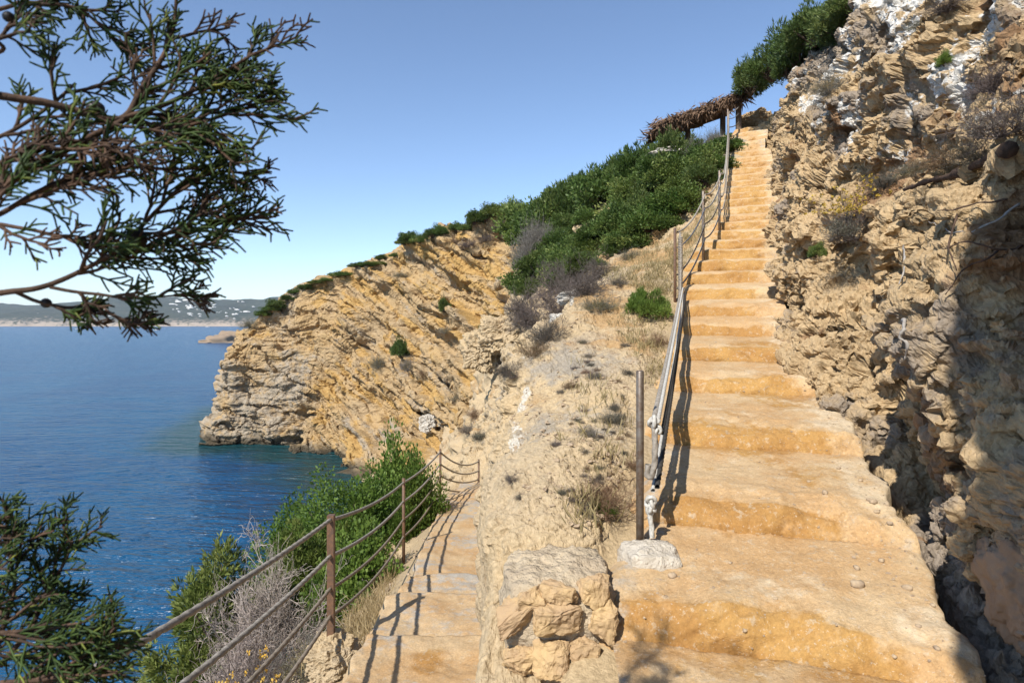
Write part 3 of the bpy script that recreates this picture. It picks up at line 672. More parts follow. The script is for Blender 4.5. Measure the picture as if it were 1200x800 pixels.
for pys, m, r in (((None, 272, 228, 203, 131), 'ropeg', RR), ((None, 290, 244, 214, 139), 'ropew', .011), ((None, 322, 262, 230, 149), 'ropel', RR), ((None, 338, 279, 246, 160), 'ropeg', RR)):
    pts = []
    for i in (1, 2, 3):
        a = onp(i, pys[i]); b = onp(i+1, pys[i+1]); pts.append(sag(a, b, .12 if i < 3 else .55))
    e = P3(866, pys[4]-6, 19.2); pts.append(sag(onp(4, pys[4]), e, .05))
    mb = MB(); rope(mb, np.concatenate([pts[0]]+[q[1:] for q in pts[1:]])-base, r, .09, 9); link('rope', mb.mesh('rope', M[m]), rail)
# ropes gathered on the second post and let down to the first
gath = P3(797.5, 342, 8.72)
kn1 = P3(766, 494, 3.27); kn2 = P3(762.5, 588, 3.25)
mb = MB(); rope(mb, np.concatenate([[P3(797, 272, 8.75)], [P3(798, 300, 8.74)], sag(gath, kn1, .035), [P3(768, 520, 3.25), P3(767, 545, 3.26), P3(763, 560, 3.27), P3(758, 556, 3.28), P3(760, 544, 3.27)]])-base, .017, .075, 12); link('rope', mb.mesh('rope', M['ropeg']), rail)
mb = MB(); rope(mb, sag(gath+[.02, -.05, .05], kn1+[.02, -.01, 0], .02)-base, .012, .05, 10); link('rope', mb.mesh('rope', M['ropew']), rail)
mb = MB(); rope(mb, sag(gath+[.05, 0, -.02], kn2+[.012, 0, .06], .05)-base, .012, .06, 10); link('rope', mb.mesh('rope', M['ropew']), rail)
mb = MB(); rope(mb, sag(gath+[.075, .01, -.04], kn2+[.035, .0, .08], .05)-base, .014, .06, 10); link('rope', mb.mesh('rope', M['ropek']), rail)
mb = MB(); rope(mb, sag(gath+[.085, .01, .02], kn1+[.045, .0, -.06], .04)-base, .011, .06, 10); link('rope', mb.mesh('rope', M['ropek']), rail)
mb = MB(); tt = np.linspace(0, 36, 430)
co_ = np.stack([.024*np.cos(tt*2*math.pi), .024*np.sin(tt*2*math.pi), tt/36*.85], 1)+P3(797.5, 348, 8.76); tube(mb, co_-base, .0115, 6); link('rope_wrapping', mb.mesh('rope_wrapping', M['ropeg']), rail)
knot('knot', M['ropew'], kn1, .030, .0115, rail, 1, base); knot('knot', M['ropew'], kn1+[.018, .0, -.045], .024, .010, rail, 2, base)
knot('knot', M['ropew'], kn2, .030, .0115, rail, 3, base); knot('knot', M['ropew'], kn2+[.002, 0, -.04], .024, .011, rail, 4, base)
mb = MB(); rope(mb, np.array([kn2, kn2+[-.004, 0, -.07], kn2+[.004, -.004, -.13], kn2+[.006, -.006, -.185]])-base, .0145, .06, 12); link('rope_end', mb.mesh('rope_end', M['ropew']), rail)

# ================================================================== lower railing
lp = [(np.array([-1.30, 1.6, -2.25]), np.array([-1.30, 1.6, -.98])), (P3(388, 748, 4.8), P3(388, 603, 4.8)), (P3(473, 645, 8.4), P3(473, 560, 8.4)), (P3(516, 580, 11.75), P3(516, 526, 11.75)), (P3(561, 585, 14), P3(561, 538, 14))]
base2 = lp[1][0].copy()
rail2 = tag(empty('rope_railing', base2), 'lower railing of four sagging ropes on rusty posts along the seaward path', 'railing')
for i, (b, t) in enumerate(lp):
    mb = MB(); bb = b-[0, 0, .35]
    if i == 1: # square timber-like rusty post
        boxv(mb, (bb+t)/2-base2, (.052, .052, t[2]-bb[2]))
    else: tube(mb, np.array([bb, t])-base2, .022, 10)
    link('post', mb.mesh('post', M['rust'], i != 1), rail2)
rpy = [(None, 608, 565, 529, 540), (None, 650, 587, 543, 551), (None, 688, 608, 557, 561), (None, 720, 628, 571, 572)]
tgt = [(120, 795), (214, 797), (296, 797), (330, 797)]
for k in range(4):
    p = [P3(lp[i][0][0]/lp[i][0][1]*F+CX, rpy[k][i], lp[i][0][1]) for i in (1, 2, 3, 4)]
    for q in p: q[0] -= .0; q[1] -= .028
    p0 = np.array([-1.33, 1.6, -1.04-.27*k*.95])
    segs = [sag(p0, p[0], .03+.015*k, 20), sag(p[0], p[1], .06+.015*k), sag(p[1], p[2], .05+.015*k), sag(p[2], p[3], .16-.03*k)]
    mb = MB(); rope(mb, np.concatenate([segs[0]]+[s_[1:] for s_ in segs[1:]])-base2, .0165 if k < 2 else .0145, .10, 11)
    link('rope', mb.mesh('rope', M['ropeg'] if k < 2 else M['ropel']), rail2)

# ================================================================== mortared stone pier, boulders, pebbles
pb = np.array([.21, 2.95, -1.52])
pier = tag(empty('stone_pier', pb), 'stubby pier of ochre field stones set in grey mortar at the foot of the stairs', 'stone pier')
V, Q = rock_blob(5, (.305, .318, .24), 110, 76, .07, .62)
V = V+np.array([0, .02, .17])
d = fbm((V+pb)*9, 4, 201)*.02+facet((V+pb)*11, 203, .5, .8, .1, .07, .3)*.010+fbm((V+pb)*26, 3, 202, .55)*.008
n_ = V/np.linalg.norm(V, axis=1)[:, None]; V = V+n_*d[:, None]
mb = MB(); mb.add(V, Q); link('mortar', mb.mesh('mortar', M['mortar']), pier)
Vp = V+pb
for i, (px, py, w, h) in enumerate([(614, 691, 34, 24), (657, 686, 48, 26), (700, 683, 38, 40), (600, 728, 50, 44), (662, 728, 60, 44), (712, 722, 34, 56), (607, 768, 52, 36), (650, 770, 46, 46), (689, 766, 44, 42)]):
    x_, y_ = pix(Vp); m_ = np.where((abs(x_-px) < 9) & (abs(y_-py) < 9))[0]
    if len(m_): c = Vp[m_[np.argmin(Vp[m_, 1])]].copy()
    else: c = P3(px, py, 2.78)
    c = c*.999
    rg = np.random.RandomState(600+i); bmh = bmesh.new()
    for q in range(26):
        v = rg.uniform(-1, 1, 3); v /= np.max(np.abs(v))**.85; v *= .88+.12*rg.rand(); bmh.verts.new(v*np.array([w*.51*c[1]/F, .062, h*.51*c[1]/F]))
    bmesh.ops.convex_hull(bmh, input=bmh.verts[:]); bmesh.ops.delete(bmh, geom=[v for v in bmh.verts if not v.link_faces], context='VERTS')
    bmesh.ops.dissolve_limit(bmh, angle_limit=.25, verts=bmh.verts[:], edges=bmh.edges[:])
    bmesh.ops.bevel(bmh, geom=bmh.edges[:], offset=.013, segments=3, affect='EDGES', clamp_overlap=True)
    bmesh.ops.triangulate(bmh, faces=bmh.faces[:])
    for q in range(3):
        bmesh.ops.subdivide_edges(bmh, edges=[x for x in bmh.edges if x.calc_length() > .010], cuts=1)
        bmesh.ops.triangulate(bmh, faces=bmh.faces[:])
    bmh.normal_update(); VN = np.array([v.normal for v in bmh.verts]); VC = np.array([v.co for v in bmh.verts])
    VC = VC+VN*(fbm(VC*40+i, 4, 210+i, .6)*.008+fbm(VC*14+i, 2, 220+i)*.006)[:, None]
    a = (i*37 % 11-5)*.05; R_ = np.array([[math.cos(a), 0, math.sin(a)], [0, 1, 0], [-math.sin(a), 0, math.cos(a)]])
    VC = VC@R_.T+c-pb
    for v, q in zip(bmh.verts, VC): v.co = q
    me = bpy.data.meshes.new('stone'); bmh.to_mesh(me); bmh.free(); me.materials.append(M['pierstone']); link('stone', me, pier)
def boulder(seed, c, size, mat, label, cat='rock', nm='rock', amp=.25, boxy=.4):
    V, Q = rock_blob(seed, (1, 1, 1), 120, 80, amp, boxy); k = max(size); V = V*(1+(.10*facet(V*3.2+seed, seed+2, .5, 1., .2)+.045*facet(V*8+seed, seed+4, .6, 1., .2)+.05*fbm(V*6+seed, 5, seed+3, .62))[:, None]*(amp/.25)); V = V*np.asarray(size)
    mb = MB(); mb.add(V, Q); me = mb.mesh(nm, mat, nm == 'clay_lump')
    a = me.color_attributes.new('mask', 'FLOAT_COLOR', 'POINT'); a.data.foreach_set('color', np.tile(np.array([.25, .1, .1, 1], np.float32), len(me.vertices)))
    o = link(nm, me); o.location = c; tag(o, label, cat); return o
boulder(71, (-1.38, 4.72, -2.56), (.21, .20, .15), M['slope'], 'pale rounded boulder at the foot of the rusty square railing post')
boulder(72, at(499, 497, 'head'), (.75, .8, .8), M['white_rock'], 'white limestone block in the yellow gully beyond the path')
boulder(73, P3(682, 350, 9.7), (.42, .55, .13), M['white_rock'], 'long whitish rock slab at the edge of the dark dry shrubs')
boulder(74, P3(655, 378, 9.2), (.16, .35, .14), M['white_rock'], 'smaller whitish rock below the long slab on the ridge crest')
boulder(76, P3(712, 322, 11.2), (.35, .35, .16), M['slope'], 'flat beige rock poking out above the grey green scrub on the ridge')
boulder(77, P3(590, 392, 17.5), (.75, .9, .6), M['slope'], 'pale rounded outcrop under the dark dry thicket left of the ridge')
boulder(78, P3(565, 410, 19), (.65, .8, .7), M['slope'], 'large cracked pale outcrop at the right edge of the yellow cliff')
boulder(80, P3(793, 186, 19.8), (.95, .7, .30), M['white_rock'], 'pale stone bank showing under the thatched shelter')
boulder(75, (1.98, 2.36, -1.02), (.12, .17, .24), M['mud'], 'smooth brown clay lump bulging from the wall at its lower end', 'clay lump', 'clay_lump', .22, .2)
boulder(81, P3(884, 143, 20.4), (.50, .5, .34), M['wall'], 'reddish beige boulder at the head of the stairs behind the shelter post')
for i, (px, py, r) in enumerate([(1005, 684, 7), (1007, 664, 4), (1065, 688, 5), (1031, 656, 3.5), (1018, 582, 3), (1028, 585, 4.2), (1038, 587, 3.4), (1026, 597, 3), (968, 573, 3.6), (1000, 650, 2.5), (786, 673, 5), (1090, 560+150, 3), (905, 700, 2.5), (870, 742, 3), (1045, 612, 3), (985, 545, 2.5), (950, 560, 2), (1012, 560, 2.4), (1100, 760, 4), (1080, 735, 3), (860, 655, 2.4), (1050, 770, 3)]):
    c = at(px, py, 'stair', 5); s_ = r*c[1]/F*1.15
    V, Q = rock_blob(300+i, (s_, s_*.8, s_*.62), 14, 9, .3, .4); mb = MB(); mb.add(V, Q)
    o = link('loose_stone', mb.mesh('loose_stone', M['pebble'])); o.location = c+[0, 0, s_*.3]; o.rotation_euler.z = i*1.3
    tag(o, 'small brown loose stone lying on a lower stair tread', 'stone', 'loose stones on the stair treads')

# ================================================================== thatched shelter
sb = P3(865, 156, 19.6)
shel = tag(empty('thatched_shelter', sb), 'low shelter with a ragged brown palm thatch roof beside the stair top', 'shelter')
for px, y0, y1, Y in ((865.5, 119, 160, 19.6), (847, 120, 150, 20.6), (778, 148, 184, 20.6), (806, 140, 170, 21.2)):
    t = P3(px, y1, Y); b = P3(px, y1, Y); t[2] = P3(px, y0, Y)[2]; b[2] -= .9
    mb = MB(); boxv(mb, (t+b)/2-sb, (.14, .14, t[2]-b[2])); link('post', mb.mesh('post', M['wood'], False), shel)
ra, rb = P3(770, 150, 20.3), P3(870, 114, 19.4)
for dy in (.05, 1.35):
    mb = MB(); tube(mb, np.array([ra+[0, dy, -.08], rb+[0, dy, -.08]])-sb, .06, 8); link('beam', mb.mesh('beam', M['wood']), shel)
rg = np.random.RandomState(4)
mb = MB(); ax = rb-ra; 
nu, nv = 60, 16; u = np.linspace(-.02, 1.03, nu); v = np.linspace(-.25, 1.65, nv)
top = ra[None, None]+ax[None, None]*u[:, None, None]+np.array([0, 1, .03])[None, None]*v[None, :, None]
top = top+np.array([0, 0, 1.])*(.06+.10*fbm((top*2.1).reshape(-1, 3), 4, 5).reshape(nu, nv)[..., None]+.10*np.sin(u*15)[:, None, None]*.5)
bot = top-[0, 0, .16]
mb.add(top.reshape(-1, 3)-sb, gridq(nu, nv)); mb.add(bot.reshape(-1, 3)-sb, gridq(nu, nv))
n = 2600; uu = rg.rand(n)*1.06-.03; vv = np.where(rg.rand(n) < .55, -.27+rg.rand(n)*.15, rg.rand(n)*1.9-.25)
o0 = ra+ax*uu[:, None]+np.array([0, 1, .03])*vv[:, None]+np.stack([rg.randn(n)*.04, rg.randn(n)*.03, .08+rg.randn(n)*.07], 1)
dr = np.stack([rg.randn(n)*.5-.2, rg.randn(n)*.35-.25, -.35-rg.rand(n)*.6+np.where(vv > 0, .55, 0)], 1); dr /= np.linalg.norm(dr, axis=1)[:, None]
def ribbons(mb, o0, dr, ln, wd, a, rg, tipw=0.):
    n = len(o0); s_ = np.cross(dr, rg.randn(n, 3)); s_ /= np.linalg.norm(s_, axis=1)[:, None]+1e-9
    ln = np.broadcast_to(ln, n)[:, None]; wd = np.broadcast_to(wd, n)[:, None]
    V = np.stack([o0, o0+dr*ln*.5+s_*wd*.5, o0+dr*ln, o0+dr*ln*.5-s_*wd*.5], 1).reshape(-1, 3)
    mb.add(V, np.arange(4*n).reshape(n, 4), np.repeat(a, 4))
ribbons(mb, o0-sb, dr, .18+rg.rand(n)*.30, .05, rg.rand(n), rg)
link('thatch_roof', mb.mesh('thatch_roof', M['thatch'], False), shel)

# ================================================================== plant makers (unit size, base at the origin)
def unit(v): return v/(np.linalg.norm(v, axis=-1)[..., None]+1e-9)
def leafy(seed, ncl, nl, ll, lw, cr_=.30, flat=1.0, inner=.55, upb=.5, jit=.9, spray=0, R=(1, 1, 1)):
    rg = np.random.RandomState(seed); mb = MB()
    d = unit(rg.randn(ncl*3, 3)); d = d[d[:, 2] > -.25][:ncl]; r = inner+(1-inner)*rg.rand(len(d))**.6
    c = d*r[:, None]*(.72+.28*vnoise(d*1.7+seed, seed)[:, None]*1.5); c[:, 2] = np.abs(c[:, 2])*flat*.95+.10
    cs = cr_*(.6+.7*rg.rand(len(c))); ci = rg.randint(0, len(c), nl)
    off = unit(rg.randn(nl, 3))*(rg.rand(nl)**.45)[:, None]; off[:, 2] *= .8
    pos = c[ci]+off*cs[ci][:, None]
    pos[:, 2] = np.maximum(pos[:, 2], .02)
    out = unit(pos-[0, 0, .25]); pos = pos*np.array(R); c = c*np.array(R)
    dr = unit(off*.9+out*.5+[0, 0, upb]+rg.randn(nl, 3)*jit*.6)
    a = np.clip(.45+.22*rg.randn(len(c))[ci]+.18*rg.randn(nl), 0, 1)
    if spray:
        k = spray; pos = np.repeat(pos, k, 0); dr = unit(np.repeat(dr, k, 0)+rg.randn(nl*k, 3)*.38); a = np.clip(np.repeat(a, k)+.1*rg.randn(nl*k), 0, 1)
        pos = pos+dr*ll*.2
    nn = len(pos)
    ribbons(mb, pos, dr, ll*(.65+.7*rg.rand(nn)), lw*(.7+.6*rg.rand(nn)), a, rg)
    sb_ = MB()
    for i in range(min(26, len(c))):
        p1 = c[i]; m_ = p1*[.35, .35, .5]+rg.randn(3)*.06
        tube(sb_, [[rg.randn()*.03, rg.randn()*.03, -.12], m_, p1], [.030, .02, .006], 5)
    return mb, sb_
def twiggy(seed, n0, n1, n2, spread=1.0, up=.6, r0=.012, curl=.25, L=(1., .5, .25)):
    rg = np.random.RandomState(seed); mb = MB(); m = 6
    def paths(st, dr, ln):
        n = len(st); t = np.linspace(0, 1, m)[None, :, None]
        bend = rg.randn(n, 3)*curl; bend2 = rg.randn(n, 1, 3)*curl*.35
        return st[:, None]+dr[:, None]*ln[:, None, None]*t+(bend[:, None]*t**2+bend2*np.sin(t*6))*ln[:, None, None]
    def put(pp, ra, rb):
        n = len(pp); tg = unit(np.gradient(pp, axis=1)); s1 = unit(np.cross(tg, rg.randn(n, 1, 3))); s2 = np.cross(tg, s1)
        th = [0, 2.094, 4.189]; rr = np.linspace(ra, rb, m)[None, :, None]
        ring = np.stack([pp+(s1*math.cos(x)+s2*math.sin(x))*rr for x in th], 2)   # n,m,3,3
        V = ring.reshape(-1, 3); i = (np.arange(n)[:, None, None]*m+np.arange(m-1)[None, :, None])*3; j = np.arange(3)[None, None, :]; j2 = (j+1) % 3
        Q = np.stack([i+j, i+j2, i+3+j2, i+3+j], -1).reshape(-1, 4)
        mb.add(V, Q, np.repeat(np.clip(.5+.25*rg.randn(n), 0, 1), m*3))
    d = unit(np.stack([rg.randn(n0)*spread, rg.randn(n0)*spread, np.abs(rg.randn(n0))*up+.15], 1))
    p0 = paths(np.stack([rg.randn(n0)*.08, rg.randn(n0)*.08, np.full(n0, -.06)], 1), d, L[0]*(.6+.4*rg.rand(n0))); put(p0, r0, r0*.4)
    def kids(pp, n, ln, lo):
        i = rg.randint(0, len(pp), n); k = rg.randint(lo, m, n); st = pp[i, k]
        dr = unit(unit(pp[i, k]-pp[i, k-1])+rg.randn(n, 3)*.6+[0, 0, .15]); return paths(st, dr, ln*(.5+.5*rg.rand(n)))
    p1 = kids(p0, n1, L[1], 2); put(p1, r0*.5, r0*.25)
    p2 = kids(p1, n2, L[2], 1); put(p2, r0*.32, r0*.16)
    return mb, p2
PROTO = {}
def proto(kind, parts):      # parts: list of (part name, MB, material)
    PROTO[kind] = [(n, mb.mesh(n, M[m], n == 'stems')) for n, mb, m in parts if mb.V]
for i in range(3):
    f, s_ = leafy(400+i, 34, 5200, .085, .05, .30, .85); proto('mastic%d' % i, [('foliage', f, 'mastic' if i < 2 else 'sjuniper'), ('stems', s_, 'stem')])
for i in range(2):
    f, s_ = leafy(410+i, 34, 2000, .13, .026, .27, .95, .5, .8, .7, 5); proto('juniper%d' % i, [('foliage', f, 'juniper'), ('stems', s_, 'stem')])
f, s_ = leafy(420, 110, 20000, .06, .040, .20, .9, .5, R=(1.45, 1.4, 2.5)); proto('lentisk0', [('foliage', f, 'lentisk'), ('stems', s_, 'stem')])
f, s_ = leafy(421, 70, 12000, .06, .040, .22, .9, .5, R=(.95, 1.0, 1.6)); proto('lentisk1', [('foliage', f, 'lentisk'), ('stems', s_, 'stem')])
f, s_ = leafy(422, 60, 3800, .085, .020, .22, 1.0, .45, .7, .7, 6, R=(.8, .8, 2.0)); proto('sjuniper', [('foliage', f, 'sjuniper'), ('stems', s_, 'stem')])
f, s_ = leafy(423, 30, 1900, .12, .02, .26, .9, .4, .9, .6, 5); proto('greenbush', [('foliage', f, 'lentisk'), ('stems', s_, 'stem')])
for i in range(2):
    t, p2 = twiggy(430+i, 60, 420, 1500, 1., .7, .014); proto('dry%d' % i, [('stems', t, 'drytwig')])
t, p2 = twiggy(434, 150, 500, 900, .42, 1.6, .012, .18, (1., .45, .22)); f, s_ = leafy(435, 40, 2200, .07, .016, .3, 1.2, .5, 1.2, .5); proto('tallgrey', [('stems', t, 'greytwig'), ('foliage', f, 'greyscrub')])
t, p2 = twiggy(436, 40, 300, 900, 1.1, .6, .012); f, s_ = leafy(437, 26, 2600, .06, .02, .28, .6, .5); proto('olive', [('foliage', f, 'olive'), ('stems', t, 'greytwig')])
t, p2 = twiggy(438, 40, 300, 900, 1.1, .6, .012); f, s_ = leafy(439, 26, 2600, .06, .018, .28, .6, .5); proto('grey', [('foliage', f, 'greyscrub'), ('stems', t, 'drytwig')])
t, p2 = twiggy(440, 40, 300, 1100, 1.1, .7, .011); f, s_ = leafy(441, 20, 1300, .06, .018, .3, .7, .5); proto('brown', [('stems', t, 'brownbrush'), ('foliage', f, 'brownbrush')])
t, p2 = twiggy(452, 26, 420, 2600, .9, .75, .012, .30); proto('dead', [('stems', t, 'whitetwig')])
t, p2 = twiggy(443, 60, 300, 400, .9, .9, .010); f, s_ = leafy(444, 34, 3600, .075, .014, .26, .7, .5, .9)
fl_ = MB(); rg = np.random.RandomState(9); e = p2[:, -1]; e = e[np.argsort(-e[:, 2])][:130]
for q in range(9): ribbons(fl_, e+rg.randn(len(e), 3)*.022+[0, 0, .05], unit(rg.randn(len(e), 3)+[0, 0, .8]), .055, .045, rg.rand(len(e)), rg)
proto('everlasting', [('foliage', f, 'greyscrub'), ('stems', t, 'drytwig'), ('flowers', fl_, 'flower')])
NPL = 0
def plant(kind, loc, s, name, label, cat='shrub', group=None, rz=None):
    global NPL; NPL += 1
    e = empty(name, loc, rz if rz is not None else (NPL*2.399) % 6.283, s); tag(e, label, cat, group)
    for n, me in PROTO[kind]: link(n, me, e)
    return e
def atpx(kind, px, py, rpx, name, label, cat='shrub', group=None, sh='hill', hh=1.0, sink=.08, **kw):
    c = at(px, py, sh, 4, **kw); s = rpx*c[1]/F; c[2] -= s*sink
    return plant(kind, c, (s, s, s*hh), name, label, cat, group)

# --- seaward side of the lower path
plant('lentisk0', (-2.6, 10.3, -4.5), 1.0, 'mastic_shrub', 'tall bright green mastic bush behind the lower rope railing')
plant('lentisk1', (-2.15, 11.6, -4.3), (.85, 1.05, 1.6), 'mastic_shrub', 'bright green mastic bush crowding the corner of the lower rope railing')
plant('lentisk1', (-2.05, 8.0, -4.1), (.8, 1.0, 1.12), 'mastic_shrub', 'lower bright green mastic bush between the first two rusty posts')
plant('lentisk1', (-4.2, 12.0, -5.2), (1.0, 1.0, 1.2), 'mastic_shrub', 'yellowish green bush furthest left above the cove')
plant('lentisk1', (-1.70, 10.5, -3.75), (.48, .95, 1.1), 'mastic_shrub', 'mastic bush pressed against the ropes between the second post and the corner')
plant('sjuniper', (-3.65, 7.5, -4.45), 1.0, 'juniper_bush', 'yellow green juniper bush standing out against the sea left of the dead bush')
plant('sjuniper', (-3.0, 9.0, -4.5), (.9, .9, .95), 'juniper_bush', 'smaller juniper clump just behind the bleached dead bush')
plant('dead', (-2.8, 7.2, -3.9), (.62, .62, 1.1), 'dead_bush', 'large bleached leafless bush between juniper and green mastic', 'dead bush')
plant('dead', (-2.95, 5.5, -4.5), (.75, .7, .85), 'dead_bush', 'bleached leafless twigs at the lower edge beside the ropes', 'dead bush')
plant('dead', (-2.9, 6.6, -4.2), (.5, .5, .8), 'dead_bush', 'small bleached dead bush below the large one', 'dead bush')
plant('everlasting', (-2.1, 5.0, -3.55), (.34, .34, .5), 'everlasting_plant', 'yellow tinged everlasting plant just left of the square rusty post', 'plant')
plant('everlasting', (-2.35, 4.55, -3.75), (.36, .36, .5), 'everlasting_plant', 'yellow tinged everlasting plant at the bottom edge between the ropes', 'plant')
plant('dry1', (-2.5, 5.7, -3.9), (.6, .6, .8), 'dry_shrub', 'dark dry twiggy shrub under the bleached dead bushes')
plant('olive', (-1.85, 5.9, -3.35), (.40, .45, .42), 'scrub_plant', 'olive brown scrub plant beside the lower steps')
plant('dry0', P3(566, 588, 13.6), (.32, .32, .35), 'dry_shrub', 'reddish dry shrub at the foot of the railing end post')

# --- beyond the path
for px, py, r, kd, lb in [(543, 470, 20, 'olive', 'olive green scrub in the gully above the white block'), (592, 436, 17, 'dry0', 'dark dry round shrub on the pale outcrop above the path'), (548, 502, 14, 'grey', 'grey scrub low in the gully left of the rock rib'), (557, 486, 14, 'brown', 'brownish scrub in the gully right of the olive one'), (627, 412, 22, 'brown', 'rusty brown dry shrub left of the ridge crest'), (520, 478, 13, 'olive', 'small olive scrub at the left edge of the gully'), (584, 398, 12, 'olive', 'tiny olive tuft on the outcrop under the dry thicket'), (560, 512, 12, 'grey', 'grey scrub just above the railing end post'), (600, 445, 10, 'grey', 'small grey tuft beside the round dry shrub'), (598, 560, 12, 'grey', 'small grey scrub clinging to the ridge face near the path'), (607, 580, 8, 'grey', 'tiny grey tuft on the ridge face above the path')]:
    atpx(kd, px, py, r, 'scrub_plant', lb, 'shrub')
# --- on the ridge beside the stairs
atpx('brown', 705, 590, 38, 'dry_shrub', 'brown dry wiry shrub on the ridge left of the first railing post', hh=1.15)
atpx('lentisk1', 708, 598, 22, 'scrub_plant', 'small green sprig growing in the foot of the brown wiry shrub', hh=.6)
atpx('greenbush', 756, 366, 30, 'mastic_shrub', 'bright green bush beside the gathered ropes of the upper railing', hh=1.5)
atpx('olive', 704, 358, 25, 'scrub_plant', 'grey green mound of scrub between white slab and green bush', hh=.9)
for px, py, r, kd, lb in [(722, 490, 18, 'grey', 'sparse grey scrub on the ridge beside the first post top'), (700, 440, 13, 'grey', 'sparse grey tuft midway up the ridge'), (725, 330, 14, 'grey', 'grey tuft above the green bush'), (770, 400, 18, 'brown', 'brown dry shrub against the gathered ropes'), (742, 545, 13, 'brown', 'small brown tuft right at the first railing post'), (648, 520, 8, 'grey', 'tiny grey tuft on the bare rock of the ridge'), (690, 505, 14, 'olive', 'dry olive tuft above the brown wiry shrub'), (735, 300, 15, 'olive', 'olive tuft in the dry grass under the thicket'), (662, 575, 8, 'grey', 'tiny grey plant left of the brown wiry shrub')]:
    atpx(kd, px, py, r, 'scrub_plant', lb, 'shrub')
for i, (px, py) in enumerate(inpoly([(680, 395), (735, 400), (742, 470), (738, 600), (690, 625), (668, 600), (672, 520), (655, 450)], 46, random.Random(8))):
    atpx(['brown', 'grey', 'olive', 'dry0'][i % 4], px, py, random.Random(i).uniform(4, 9), 'dry_tuft', 'tiny dry tuft on the stony ridge left of the first railing post', 'plant', 'dry tufts on the ridge', hh=.8)
# --- thicket on the slope
rng = random.Random(11); 
thick = [(622, 300), (650, 250), (700, 215), (750, 185), (800, 195), (843, 178), (832, 205), (795, 248), (738, 284), (695, 308), (655, 335), (625, 345), (610, 330)]
for i, (px, py) in enumerate(inpoly(thick, 62, rng)):
    k = ['mastic0', 'mastic1', 'mastic2', 'juniper0', 'mastic1', 'juniper1'][i % 6]
    c = at(px, py, 'hill', 5); s = rng.uniform(.55, .95)*(1 if c[1] < 20 else 1.2); c[2] -= .12
    plant(k, c, (s, s, s*rng.uniform(.75, 1.05)), 'mastic_shrub' if k[0] == 'm' else 'juniper_bush', 'dark green shrub in the dense thicket on the slope left of the stairs', 'shrub', 'thicket shrubs on the slope')
for i, (px, py) in enumerate([(638, 262), (655, 244), (672, 232), (690, 222), (706, 212), (722, 200), (738, 190), (752, 182), (766, 178), (780, 180), (625, 268), (664, 254), (700, 232), (720, 222), (608, 262), (616, 250)]):
    c = at(px, py+4, 'hill', 5); s = rng.uniform(.95, 1.45)*c[1]/22; c[2] -= .2
    plant(['mastic0', 'juniper0', 'mastic2', 'juniper1'][i % 4], c, (s, s, s*rng.uniform(1.05, 1.4)), 'mastic_shrub' if i % 2 == 0 else 'juniper_bush', 'green shrub against the sky on the crest left of the thatched shelter', 'shrub', 'crest shrubs on the skyline')
for i, (px, py) in enumerate([(790, 186), (805, 182), (822, 180), (838, 178), (848, 172), (780, 192)]):
    c = at(px, py, 'hill', 5); plant(['mastic1', 'mastic0', 'juniper1'][i % 3], c-[0, 0, .15], (.7, .7, .62), 'mastic_shrub', 'green shrub standing in front of the thatched shelter', 'shrub', 'shrubs in front of the shelter')
for i, (px, py, r, hh) in enumerate([(618, 322, 24, 1.9), (632, 308, 22, 1.9), (606, 318, 18, 1.6), (625, 292, 18, 1.6), (640, 290, 16, 1.5)]):
    atpx('tallgrey', px, py, r, 'broom_shrub', 'tall grey upright broom at the left edge of the thicket', 'shrub', 'grey broom shrubs', hh=hh)
for i, (px, py, r) in enumerate([(625, 375, 32), (655, 360, 32), (682, 340, 30), (640, 395, 26), (612, 368, 24), (668, 330, 26), (700, 322, 22), (655, 335, 26)]):
    atpx('dry%d' % (i % 2), px, py, r, 'dry_shrub', 'dark grey leafless shrub massed below the green thicket', 'shrub', 'dark dry shrubs below the thicket', hh=1.15)
for i, (px, py, r) in enumerate([(800, 170, 14), (815, 165, 15), (830, 160, 15), (842, 158, 12), (806, 178, 12), (822, 175, 13)]):
    atpx('tallgrey', px, py+12, r, 'pale_grass_bush', 'pale grey green bushy grass growing under the thatched shelter', 'shrub', 'pale bushes under the shelter', hh=1.3)
for i, (px, py) in enumerate([(738, 182), (752, 178), (766, 176), (779, 174)]):
    c = at(px, py, 'hill', 5, ymin=19); plant(['juniper0', 'mastic2', 'juniper1'][i % 3], c-[0, 0, .2], (.95, .95, 1.15), 'juniper_bush', 'taller green bush on the crest touching the low end of the thatched shelter', 'shrub', 'bushes at the low end of the shelter')
